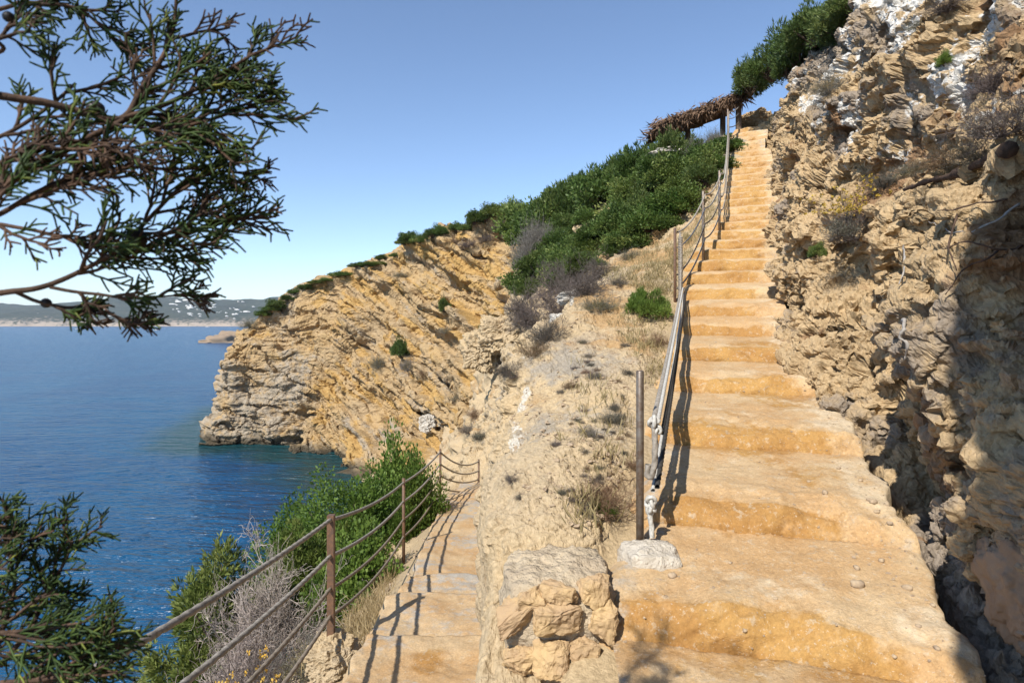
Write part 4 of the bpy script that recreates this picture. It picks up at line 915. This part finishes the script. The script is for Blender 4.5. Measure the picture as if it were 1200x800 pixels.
# --- headland
for px, py, r, kd, hh, lb in [(481, 284, 13, 'juniper0', 1.1, 'dark round juniper on the headland rim, lowest of the rim trees'), (520, 271, 13, 'mastic1', 1.0, 'round green shrub on the headland rim right of the dark juniper'), (545, 266, 11, 'mastic0', .9, 'low green shrub in the middle of the headland rim'), (566, 260, 17, 'juniper1', 1.0, 'broad green shrub on the headland rim near the grey broom'), (588, 252, 18, 'mastic2', 1.0, 'green shrub at the right end of the headland rim'), (404, 320, 13, 'mastic0', .45, 'flat windswept shrub on the headland rim above the tip'), (382, 328, 12, 'mastic1', .4, 'flat dark shrub furthest down the headland rim ridge'), (440, 307, 13, 'mastic2', .4, 'flat green shrub on the headland rim between two bare stretches'), (462, 296, 10, 'mastic0', .5, 'small flat shrub just below the dark rim juniper'), (325, 358, 14, 'juniper0', .8, 'dark green shrub on the headland tip'), (306, 366, 12, 'mastic1', .7, 'green shrub left on the headland tip'), (290, 380, 12, 'olive', 1.0, 'grey olive shrub hanging over the headland tip edge'), (466, 412, 13, 'juniper1', 1.7, 'dark green bush in the middle of the yellow cliff face'), (476, 430, 12, 'olive', 1.4, 'olive bush right below the dark bush on the cliff face'), (444, 424, 13, 'olive', 1.3, 'grey olive bush left on the yellow cliff face'), (517, 366, 10, 'juniper0', 1.6, 'dark narrow bush high on the cliff face'), (565, 396, 10, 'mastic0', 1.6, 'dark green bush at the right end of the cliff face'), (577, 380, 8, 'mastic1', 1.3, 'small green bush above the pale outcrop at the cliff end'), (520, 392, 10, 'olive', .9, 'dry olive tuft on a cliff ledge under the narrow bush'), (470, 320, 11, 'olive', .7, 'olive tuft just under the headland rim'), (548, 285, 12, 'dry0', .7, 'dark dry shrub under the right part of the rim'), (530, 282, 11, 'brown', .7, 'brown dry shrub under the middle of the rim'), (566, 280, 11, 'dry1', .8, 'grey dry shrub beside the rim boulders'), (585, 272, 12, 'mastic0', .8, 'green shrub on the slope just below the rim end'), (496, 440, 9, 'brown', 1.0, 'small brown bush low on the cliff face')]:
    atpx(kd, px, py, r, 'headland_shrub', lb, 'shrub', None, 'head', hh)
for i, (px, py, r, hh) in enumerate([(345, 341, 11, .5), (356, 336, 12, .5), (368, 331, 11, .45), (393, 323, 12, .5), (418, 314, 12, .45), (430, 309, 13, .45), (450, 301, 10, .5), (472, 290, 11, .7), (492, 281, 12, .8), (505, 276, 13, .8), (532, 268, 12, .9), (555, 262, 14, 1.0), (577, 255, 16, 1.0), (600, 250, 17, 1.0), (612, 252, 16, 1.0), (316, 362, 11, .7), (334, 351, 10, .6)]):
    atpx(['mastic0', 'juniper0', 'mastic2', 'mastic1', 'juniper1'][i % 5], px, py-2, r*1.1, 'headland_shrub', 'low windblown shrub in the green fringe along the headland skyline', 'shrub', 'fringe shrubs on the headland rim', 'head', hh)
# --- the rock wall
atpx('everlasting', 1000, 272, 44, 'everlasting_plant', 'everlasting plant with yellow flower heads on the rock wall ledge', 'plant', None, 'wall', .95)
atpx('grey', 1180, 150, 60, 'dry_shrub', 'large grey wiry shrub hanging at the right edge of the rock wall', 'shrub', None, 'wall', .9)
atpx('dry0', 1165, 105, 40, 'dry_shrub', 'grey leafless shrub near the white crust at the top right', 'shrub', None, 'wall', .9)
atpx('brown', 1110, 190, 36, 'dry_shrub', 'brownish dry shrub on the ledge right of the yellow flowered plant', 'shrub', None, 'wall', .7)
atpx('dry1', 1145, 185, 40, 'dry_shrub', 'dark dry twigs above the weathered log on the ledge', 'shrub', None, 'wall', .6)
atpx('olive', 1070, 200, 26, 'scrub_plant', 'olive scrub in the crust just above the ledge', 'shrub', None, 'wall', .8)
atpx('dry1', 1035, 215, 26, 'dry_shrub', 'grey dry shrub touching the yellow flowered plant', 'shrub', None, 'wall', .8)
atpx('mastic1', 958, 296, 12, 'scrub_plant', 'small dark green plant hanging beside the stairs under the flowered plant', 'shrub', None, 'wall', 1.5)
atpx('lentisk1', 1103, 72, 14, 'scrub_plant', 'small green bush in a cleft high on the rock wall', 'shrub', None, 'wall', .9)
atpx('olive', 1072, 28, 14, 'scrub_plant', 'yellowish tuft in a crack near the wall top', 'shrub', None, 'wall', .7)
atpx('dry0', 1110, 10, 26, 'dry_shrub', 'dark dry shrub cut by the top of the photo', 'shrub', None, 'wall', .7)
atpx('greenbush', 1172, 182, 10, 'scrub_plant', 'bright green tuft beside the weathered log', 'shrub', None, 'wall', .8)
for px, py, Y, s, lb in [(880, 112, 18.8, .75, 'dark juniper right behind the stair top shelter'), (905, 92, 17.5, .85, 'bushy juniper on the wall crest right of the shelter'), (938, 72, 15.5, .95, 'full green juniper in the middle of the wall crest'), (955, 50, 14.5, .75, 'taller green juniper on the wall crest'), (985, 42, 13, .75, 'green juniper against the upper rocks of the wall crest'), (1003, 18, 12, .65, 'juniper cut by the top of the photo on the wall crest'), (925, 95, 15.8, .5, 'small juniper leaning over the wall below the full one')]:
    c = P3(px, py-14, Y); plant('juniper%d' % (int(px) % 2), c-[0, 0, .35*s], (s, s, s*1.25), 'juniper_bush', lb, 'juniper')
atpx('olive', 968, 105, 22, 'scrub_plant', 'thin grey green scrub below the crest junipers', 'shrub', None, 'wall', 1.3)
# weathered log, roots
rg = np.random.RandomState(3)
def woody(name, label, cat, pts, r, mat, off=.05):
    q = []
    for px, py in pts:
        c = at(px, py, 'wall', 4); q.append(c*(1-off/c[1]))
    q = np.array(q); b = q[0].copy(); t = np.linspace(0, len(q)-1, len(q)*6); q = cr(q, t)
    q += fbm(q*9, 2, 7)[:, None]*.02
    mb = MB(); tube(mb, q-b, np.linspace(r, r*.45, len(q))*(1+.2*rg.randn(len(q))), 8); o = link(name, mb.mesh(name, M[mat])); o.location = b; return tag(o, label, cat)
woody('fallen_branch', 'dark weathered branch lying on the ledge of the rock wall', 'branch', [(1178, 178), (1150, 190), (1115, 205), (1085, 212), (1060, 218)], .030, 'bark', .16)
woody('twisted_root', 'bleached twisted root hanging in the hollow of the rock wall', 'root', [(1056, 372), (1058, 385), (1052, 396), (1060, 408), (1058, 425)], .010, 'deadwood', .06)
for i, pts in enumerate([[(1195, 240), (1160, 262), (1120, 270), (1085, 262)], [(1200, 285), (1170, 290), (1130, 283), (1100, 290)], [(1120, 255), (1110, 285), (1118, 320)], [(1060, 285), (1056, 310), (1052, 330)], [(1190, 262), (1165, 300), (1128, 310), (1110, 345)], [(1180, 230), (1140, 240), (1095, 245)]]):
    woody('dry_root', 'thin grey dry root straggling over the soil of the rock wall', 'root', pts, .0055, 'bark' if i % 3 else 'deadwood', .04).__setitem__('group', 'dry roots on the rock wall')

# --- dry grass (nobody could count it)
def grass(name, polys, dens, h, mat, sh='hill', wd=.010, seed=1):
    rg = np.random.RandomState(len(name)); mb = MB(); rr = random.Random(3); O = []
    for poly, n in polys:
        for px, py in inpoly(poly, n, rr):
            c = at(px, py, sh, 4); k = dens; O.append(c+np.stack([rg.randn(k)*.05, rg.randn(k)*.05, np.zeros(k)-.02], 1))
    O = np.concatenate(O); n = len(O); dr = unit(np.stack([rg.randn(n)*.45, rg.randn(n)*.45, np.ones(n)], 1)); ln = h*(.4+.8*rg.rand(n))
    ribbons(mb, O, dr, ln, wd, rg.rand(n), rg); o = link(name, mb.mesh(name, M[mat], False)); o['kind'] = 'stuff'; o['label'] = 'dry straw coloured grass on the hillside'; o['category'] = 'grass'
grass('dry_grass', [([(800, 262), (812, 285), (795, 330), (780, 345), (730, 330), (705, 322), (745, 292)], 420), ([(790, 330), (780, 440), (762, 450), (740, 400), (700, 385), (720, 350)], 120), ([(660, 420), (740, 440), (745, 620), (680, 620), (660, 560)], 45), ([(830, 235), (842, 225), (838, 250), (806, 290), (800, 275)], 120)], 11, .13, 'straw', 'hill', .008)
grass('dry_meadow_grass', [([(395, 735), (420, 700), (455, 665), (470, 650), (440, 740), (400, 770), (330, 800), (300, 800)], 260)], 16, .20, 'straw', 'hill', .007)

# --- gravel and grit (nobody could count it)
def gravel(name, label, spots, mat):
    rg = np.random.RandomState(77); mb = MB(); V0, Q0 = sphere(6, 4)
    for c, r in spots:
        V = V0*(1+.35*rg.randn(len(V0), 1))*r*np.array([1, .6+.5*rg.rand(), .55]); a = rg.rand()*6.28; ca, sa = math.cos(a), math.sin(a)
        V = np.stack([V[:, 0]*ca-V[:, 1]*sa, V[:, 0]*sa+V[:, 1]*ca, V[:, 2]], 1); mb.add(V+c+[0, 0, r*.2], Q0)
    o = link(name, mb.mesh(name, mat, False)); o['kind'] = 'stuff'; o['label'] = label; o['category'] = 'gravel'
rg = np.random.RandomState(21); SV = np.concatenate(STV[:7]); spots = []
ur = (SV[:, 0]-stair_L(SV[:, 1]))/(stair_R(SV[:, 1])-stair_L(SV[:, 1]))
pr = np.clip(.12+1.6*np.exp(-((ur-.93)/.10)**2)+.5*np.exp(-((ur-.02)/.08)**2)+.8*np.clip(fbm(SV*[1.5, 1.5, 0], 3, 5), 0, 1), 0, 3)*(SV[:, 1] > 1.6)*(ur < 1.0)
for i in rg.choice(len(SV), 1500, True, pr/pr.sum()): spots.append((SV[i], .0025+.007*rg.rand()**3))
gravel('gravel', 'fine grit and crumbs of rock scattered on the stair treads', spots, M['pebble'])
spots = []
bm_ = np.where((bench_h > .5)*(Yv_h > 3)*(Yv_h < 12)*(fbm(PH*1.1, 3, 9) > -.02))[0]
for i in rg.choice(bm_, 2200): spots.append((PH[i], .004+.022*rg.rand()**6))
bm_ = np.where((VVh > 5.7)*(VVh < 6.5)*(Yv_h > 3)*(Yv_h < 12))[0]
for i in rg.choice(bm_, 700): spots.append((PH[i], .006+.03*rg.rand()**3))
gravel('scree', 'loose stones and rubble lying on the rocky ridge', spots, M['pebble'])

# ================================================================== juniper in the foreground
tb = np.array([-1.75, .25, -2.35])
tree = tag(empty('juniper_tree', tb), 'juniper tree at the left edge reaching over the sea with dark scaly twigs', 'tree')
wood, green, cones = MB(), MB(), []
rg = np.random.RandomState(12)
def T(px, py, Y): return P3(px, py, Y)
def spline(pts, n):
    pts = np.array(pts, float); return cr(pts, np.linspace(0, len(pts)-1, n))
trunk = spline([tb-[0, 0, .2], tb+[.05, .02, .8], tb+[.22, .1, 1.7], tb+[.42, .18, 2.45]], 24)
mbt = MB(); tube(mbt, trunk-tb, np.linspace(.085, .04, 24), 10); link('trunk', mbt.mesh('trunk', M['bark']), tree)
hub = trunk[-1]
def grow(p, d, ln, r, order, brown):
    n = 7 if order < 3 else 4
    ln = ln*(1.12 if order > 1 else 1.05); d = unit(d); q = [p]; dd = d.copy()
    for i in range(n-1):
        dd = unit(dd+rg.randn(3)*(.13 if order < 3 else .10)+np.array([.03, 0, .01])); q.append(q[-1]+dd*ln/(n-1))
    q = np.array(q)
    if order >= 3 or (order == 2 and rg.rand() < .6):
        a = np.clip(.35+.25*rg.randn(), 0, 1)
        tube(green if not brown else wood, q-tb, np.linspace(r, r*.75, n), 5 if order < 3 else 4, a)
    else:
        tube(wood, q-tb, np.linspace(r, r*.6, n), 5, .5)
    if order == 3: return
    cnt = {1: 6, 2: 5}[order]; 
    for i in range(cnt):
        t = .18+.82*(i+rg.rand()*.6)/cnt; t = min(t, .99); j = t*(n-1); k = int(j); pp = q[k]+(q[min(k+1, n-1)]-q[k])*(j-k)
        tg = unit(q[min(k+1, n-1)]-q[max(k-1, 0)]); sd = unit(np.cross(tg, [0, 1, 0])+rg.randn(3)*.45)*(1 if i % 2 else -1)
        an = .55+.25*rg.rand(); nd = tg*math.cos(an)+sd*math.sin(an)+np.array([.08, 0, .03])
        l2 = ln*(.52 if order == 1 else .42)*(1.15-.55*t)*(.7+.6*rg.rand())
        grow(pp, nd, max(l2, .012), {1: .0016, 2: .0014}[order], order+1, brown and rg.rand() < .85)
def limb(pts, r0, r1, t0, n, L, brown=.08, ang=.7, root=True):
    pts = [T(*p) for p in pts]
    if root: pts = [hub+rg.randn(3)*.03, hub*.45+pts[0]*.55+[0, 0, -.02]]+pts
    q = spline(pts, len(pts)*7); q += (fbm(q*14, 2, 3)[:, None])*np.array([.004, .004, .006])
    tube(wood, q-tb, np.linspace(r0*.82, r1*.85, len(q)), 7, .5)
    N_ = len(q); s0 = 14 if root else 0
    n = max(3, int(n*.8))
    for i in range(n):
        t = t0+(1-t0)*(i+rg.rand())/n; k = int(min(s0+t*(N_-1-s0), N_-2)); tg = unit(q[k+1]-q[k])
        sd = unit(np.cross(tg, [0, 1, 0])+rg.randn(3)*.5)*(1 if i % 2 else -1)
        a = ang*(.5+.8*rg.rand()); grow(q[k], tg*math.cos(a)+sd*math.sin(a)+np.array([.15, .05, .0]), L*(.65+.6*rg.rand()), .0024, 1, rg.rand() < brown)
limb([(-60, 104, .66), (0, 112, .68), (75, 128, .71), (140, 140, .74), (165, 105, .76), (192, 62, .78), (210, 15, .8)], .0075, .0028, .42, 13, .085, .12)
limb([(140, 140, .74), (195, 122, .77), (250, 92, .80), (300, 62, .83)], .0045, .002, .15, 17, .075, .30, .8, False)
limb([(150, 138, .75), (200, 150, .78), (245, 140, .80), (285, 125, .82)], .004, .002, .1, 13, .07, .12, .8, False)
limb([(-60, 250, .64), (0, 220, .66), (75, 177, .70), (145, 141, .74)], .006, .004, .15, 8, .07, .45)
limb([(-60, 268, .66), (0, 250, .67), (50, 222, .69), (115, 203, .72), (205, 188, .77)], .005, .002, .2, 12, .075, .2)
limb([(-60, 346, .72), (0, 341, .73), (60, 332, .74), (125, 303, .76), (200, 280, .79), (265, 255, .82)], .0065, .002, .50, 19, .085, .10)
limb([(125, 303, .76), (170, 262, .78), (205, 225, .80), (240, 205, .82)], .004, .002, .25, 12, .07, .15, .8, False)
limb([(-60, 280, .72), (0, 262, .73), (60, 275, .74), (120, 288, .76)], .004, .0022, .3, 4, .05, .7)
limb([(20, 338, .74), (55, 352, .75), (100, 360, .77), (140, 372, .78), (165, 396, .79)], .003, .0016, .2, 5, .035, .6, .6, False)
limb([(60, 335, .74), (110, 345, .76), (160, 352, .78), (215, 345, .80)], .0028, .0016, .2, 7, .04, .5, .6, False)
limb([(-40, 20, .78), (20, 5, .78), (60, 6, .78), (100, 18, .80), (130, 45, .82), (158, 64, .83)], .004, .0016, .25, 12, .04, .1)
limb([(-40, 70, .70), (0, 45, .70), (15, 25, .70)], .004, .002, .6, 4, .04, .1)
limb([(-60, 170, .72), (0, 160, .72), (50, 130, .73), (85, 100, .74)], .004, .002, .3, 7, .055, .15)
limb([(-60, 205, .66), (10, 185, .67), (60, 170, .68), (110, 165, .7)], .004, .002, .2, 7, .055, .3)
q0 = [hub, np.array([-.95, .28, .55]), np.array([-.78, .36, .95]), np.array([-.70, .40, 1.12])]   # spray outside the frame whose shadow falls on the landing
q0 = spline(q0, 18); tube(wood, q0-tb, np.linspace(.012, .003, 18), 7, .5)
for i in range(20):
    k = 8+i//2 if i < 18 else 16; grow(q0[k], unit(q0[k+1]-q0[k])+rg.randn(3)*.9, .13, .0026, 1, False)
# lower spray in the left corner
low_pts = [(-60, 860, .80), (-10, 770, .82), (10, 710, .84), (22, 655, .85), (30, 620, .86)]
def limb2(pts, n, L, r0=.006, t0=.1): limb(pts, r0*.8, .0018, t0, n, L, .04, .7, False)
mb_ = [tb+[.25, .15, 1.75], T(-160, 900, .72), T(-60, 830, .80)]
tube(wood, spline(mb_, 14)-tb, np.linspace(.014, .0075, 14), 7, .5)
limb2(low_pts, 15, .06); limb2([(0, 780, .82), (35, 735, .84), (62, 680, .86), (78, 610, .88)], 13, .06)
limb2([(-60, 830, .8), (20, 810, .82), (70, 775, .84), (125, 738, .87)], 13, .06); limb2([(-60, 740, .78), (-25, 680, .8), (-10, 630, .81)], 10, .06); limb2([(0, 800, .78), (60, 790, .80), (110, 775, .82)], 13, .08); limb2([(-60, 760, .78), (0, 740, .78), (50, 740, .8)], 12, .08)
link('branches', wood.mesh('branches', M['bark']), tree)
link('foliage', green.mesh('foliage', M['branchleaf']), tree)
for px, py, Y, r in [(160, 280, .765, .0125), (112, 128, .735, .010), (54, 355, .752, .006), (10, 20, .7, .006)]:
    V, Q = sphere(18, 12); mb = MB(); mb.add(V*r*(1+.05*fbm(V*3, 2, 5)[:, None]), Q); o = link('cone', mb.mesh('cone', M['cone']), tree); o.location = P3(px, py, Y)-tb
# ================================================================== sea, far coast, sky, light, camera
def sea_mat():
    m = NT('sea_water'); p = m.pos()
    mp = m.n('ShaderNodeMapping'); m.set(mp.inputs[0], p); mp.inputs['Rotation'].default_value = (0, 0, math.radians(20)); mp.inputs['Scale'].default_value = (.30, 1.0, 1)
    n1 = m.noise(1.1, 3, .55, mp.outputs[0], .3); n2 = m.noise(3.4, 3, .6, mp.outputs[0], .2); n3 = m.noise(.22, 3, .5, mp.outputs[0])
    h = m.math('ADD', m.math('MULTIPLY', n1, 1.0), m.math('ADD', m.math('MULTIPLY', n2, .30), m.math('MULTIPLY', n3, 1.2)))
    a = m.attr('mask')
    c = m.mix(m.mapr(m.noise(.06, 4, .6), .38, .62), (.005, .052, .135), (.006, .068, .155))
    c = m.mix(m.mapr(m.math('ADD', a[0], m.math('MULTIPLY', m.math('SUBTRACT', m.noise(.25, 4, .6), .5), .5)), .25, .8), c, (.010, .048, .055))
    m.bsdf(c, .22, m.bump(h, 1.0, .9), .3, IOR=1.33); return m.m
M['sea'] = sea_mat()
def grid_xy(xs, ys, z):
    X, Y = np.meshgrid(xs, ys); return np.stack([X.ravel(), Y.ravel(), np.full(X.size, z)], 1), gridq(len(ys), len(xs))
xs = np.concatenate([[-9000, -4000, -2000, -900, -400, -200], np.arange(-120, 21, 1.5), [60, 200, 900, 3000, 9000]])
ys = np.concatenate([[-3000, -800, -200, -40], np.arange(-10, 121, 1.5), [160, 240, 400, 800, 1600, 3200, 6000, 14000]])
V, Q = grid_xy(xs, ys, SEA)
hw = PD[(np.abs(PD[:, 2]-SEA) < .5)]
sh = np.concatenate([hw, PH[np.abs(PH[:, 2]-SEA) < .6]])[::15]
dist = np.full(len(V), 99.)
nearv = np.where((np.abs(V[:, 0]) < 125) & (np.abs(V[:, 1]) < 125))[0]
for i in range(0, len(nearv), 500):
    b = nearv[i:i+500]
    dist[b] = np.sqrt(((V[b][:, None, :2]-sh[None, :, :2])**2).sum(-1)).min(1)
shal = np.clip(1-dist/11, 0, 1)
o = link('sea', new_mesh('sea', V, Q, M['sea'], True, {'mask': np.stack([shal]*3, 1)})); o['kind'] = 'structure'

def hill_mat():
    m = NT('far_hill_scrub'); a = m.attr('mask'); n = m.noise(.012, 8, .7); n2 = m.noise(.05, 6, .7)
    c = m.mix(m.mapr(n, .4, .6), (.030, .042, .024), (.052, .062, .038))
    c = m.mix(m.mapr(n2, .55, .7), c, (.16, .14, .10))
    c = m.mix(m.mapr(m.math('ADD', a[0], m.math('MULTIPLY', m.math('SUBTRACT', n2, .5), 2.6)), .35, .75), c, (.36, .29, .22))
    m.bsdf(c, .95, None, .05); return m.m
M['farhill'] = hill_mat()
xs = np.linspace(-4600, 600, 260); ys = np.concatenate([np.linspace(2880, 3100, 30), np.linspace(3120, 5200, 40)])
V, Q = grid_xy(xs, ys, 0.)
crestx = np.interp(V[:, 0], [-4600, -3000, -2500, -2000, -1600, -1350, -1100, -600, 0, 600], [60, 72, 92, 86, 88, 104, 124, 135, 125, 110])
shore = 2960+fbm(V*[.003, 0, 0]+5, 4, 101)*90
t = np.clip((V[:, 1]-shore)/1100, 0, 1); cl = sst(0, 25, V[:, 1]-shore)
nz = fbm(V*.0022, 5, 102)
V[:, 2] = SEA-6+cl*(16+10*fbm(V*[.006, 0, 0], 3, 104))+np.power(t, .75)*(crestx*1.75)*(1+.30*nz)
rocky = np.clip(1-(V[:, 2]-SEA)/60, 0, 1)*.9
o = link('hills', new_mesh('hills', V, Q, M['farhill'], True, {'mask': np.stack([rocky]*3, 1)})); o['kind'] = 'structure'
hv = V.reshape(len(ys), len(xs), 3)
def far_z(x, y):
    i = np.argmin(np.abs(xs-x)); j = np.argmin(np.abs(ys-y)); return hv[j, i, 2]
rng = random.Random(5)
mb = MB(); boxv(mb, (0, 0, 3.2), (14, 11, 6.4)); boxv(mb, (9.5, 0, 1.8), (6, 8, 3.6)); boxv(mb, (-1, 0, 7.0), (8, 6, 1.6))
hm = mb.mesh('house', M['white_paint'], False)
mb = MB(); boxv(mb, (0, 0, 4.6), (40, 12, 9.2)); boxv(mb, (0, -1, 10.2), (22, 9, 2.4)); boxv(mb, (26, 0, 3), (12.2, 10, 6))
hm2 = mb.mesh('house', M['white_paint'], False)
for i in range(84):
    px = rng.uniform(30, 345) if i < 22 else rng.uniform(205, 335); y = rng.choice([3090, 3180, 3300, 3450, 3600, 3750]) + rng.uniform(-40, 40)
    if i >= 22: y = rng.uniform(3150, 3950)
    x = y*(px-CX)/F
    big = (i % 7 == 3)
    o = link('house', hm2 if big else hm)
    o.location = (x, y, far_z(x, y)-.4); o.rotation_euler.z = rng.uniform(-.5, .5); s = rng.uniform(.5, .95); o.scale = (s, s, s)
    if big: tag(o, 'long white apartment block on the hazy far shore across the bay', 'building', 'apartment blocks on the far shore')
    else: tag(o, 'small white villa on the hazy far shore across the bay', 'house', 'white villas on the far shore')
# boats off the far shore
def hull(mb, L, W, H, z0=0):
    n = 12; V = []; Q = []
    for i in range(n+1):
        t = i/n; w = W/2*(1-max(0, (t-.45)/.55)**2.2)*(.8+.2*min(1, t*4)); x = (t-.5)*L
        V += [(x, -w, z0+H*(1+.15*t)), (x, -w*.75, z0-.2*H), (x, w*.75, z0-.2*H), (x, w, z0+H*(1+.15*t))]
    for i in range(n):
        for j in range(4):
            a = i*4+j; b = i*4+(j+1) % 4; Q.append((a, b, b+4, a+4))
    Q.append((3, 2, 1, 0)); mb.add(V, Q)
def boat(px, Y, L, sail, label, cat):
    e = tag(empty('sailing_boat' if sail else 'motor_boat', (Y*(px-CX)/F, Y, SEA+.15), .4), label, cat)
    mb = MB(); hull(mb, L, L*.3, L*.09); link('hull', mb.mesh('hull', M['white_paint'], False), e)
    mb = MB(); boxv(mb, (-.03*L, 0, L*.09+L*.04), (L*.36, L*.2, L*.09)); boxv(mb, (-.03*L, 0, L*.09+L*.095), (L*.24, L*.17, L*.03)); link('cabin', mb.mesh('cabin', M['white_paint'], False), e)
    if sail:
        mb = MB(); tube(mb, [(.05*L, 0, L*.09), (.05*L, 0, L*1.35)], .16, 6); tube(mb, [(.05*L, 0, L*.25), (-.4*L, 0, L*.26)], .14, 6); link('mast', mb.mesh('mast', M['white_paint']), e)
boat(92, 1500, 13, True, 'sailing boat with a tall bare mast anchored off the far shore', 'sailboat')
boat(183, 1250, 10, False, 'white motor boat on the bay left of the headland tip', 'boat')
boat(243, 2300, 16, False, 'larger white motor yacht moored close under the far shore', 'yacht')

# low skerry beyond the headland tip
mb = MB()
for i, (px, py, Y, s) in enumerate([(262, 400, 452, (13, 9, 7)), (247, 402, 450, (9, 6, 2.5)), (275, 398, 458, (12, 9, 10))]):
    V, Q = rock_blob(900+i, s, 40, 24, .35, .5); c = P3(px, py, Y); c[2] = SEA; mb.add(V+c, Q)
me = mb.mesh('skerry', M['wall']); a = me.color_attributes.new('mask', 'FLOAT_COLOR', 'POINT')
a.data.foreach_set('color', np.tile(np.array([.75, 0, .45, 1], np.float32), len(me.vertices)))
tag(link('skerry', me), 'low brown rock skerry in the sea just beyond the headland tip', 'rock')

w = bpy.data.worlds.new('World'); scene.world = w; w.use_nodes = True
nt = w.node_tree; bg = nt.nodes['Background']; sky = nt.nodes.new('ShaderNodeTexSky'); sky.sky_type = 'NISHITA'; sky.sun_disc = False
el = math.asin(-SUNV[2]); rot = math.atan2(-SUNV[0], -SUNV[1])
sky.sun_elevation = el; sky.sun_rotation = rot; sky.air_density = .8; sky.dust_density = 0; sky.ozone_density = 2.2; sky.altitude = 10
nt.links.new(sky.outputs[0], bg.inputs[0]); bg.inputs[1].default_value = SKY_STRENGTH = .13
L = bpy.data.lights.new('sun', 'SUN'); L.energy = 4.4; L.angle = math.radians(.53); L.color = (1, .95, .87)
lo = bpy.data.objects.new('sun', L); COL.objects.link(lo); lo.rotation_euler = Vector(SUNV.tolist()).to_track_quat('-Z', 'Y').to_euler(); lo.location = (-10, -16, 20)
cam = bpy.data.cameras.new('camera'); cam.sensor_width = 36; cam.lens = F/1200*36; cam.shift_y = -(400-HZ)/1200; cam.clip_start = .05; cam.clip_end = 30000
cam.dof.use_dof = True; cam.dof.focus_distance = 9; cam.dof.aperture_fstop = 9
co = bpy.data.objects.new('camera', cam); COL.objects.link(co); co.rotation_euler = (math.pi/2, 0, 0); scene.camera = co
scene.view_settings.view_transform = 'Standard'; scene.view_settings.look = 'None'; scene.view_settings.gamma = 1; scene.view_settings.exposure = 0.64
V, Q = [], []
hz = MB(); boxv(hz, (0, 5500, 115), (19200, 18400, 310)); m = NT('sea_haze'); m.t.links.new(m.n('ShaderNodeVolumePrincipled', Color=(.80, .88, 1.0, 1), Density=.00008, Anisotropy=.2).outputs[0], m.out.inputs['Volume'])
o = link('haze', hz.mesh('haze', m.m, False)); o['kind'] = 'stuff'; o['label'] = 'thin sea haze over the bay'; o['category'] = 'haze'
scene.cycles.max_bounces = 6; scene.cycles.diffuse_bounces = 3; scene.cycles.glossy_bounces = 2; scene.cycles.transmission_bounces = 3
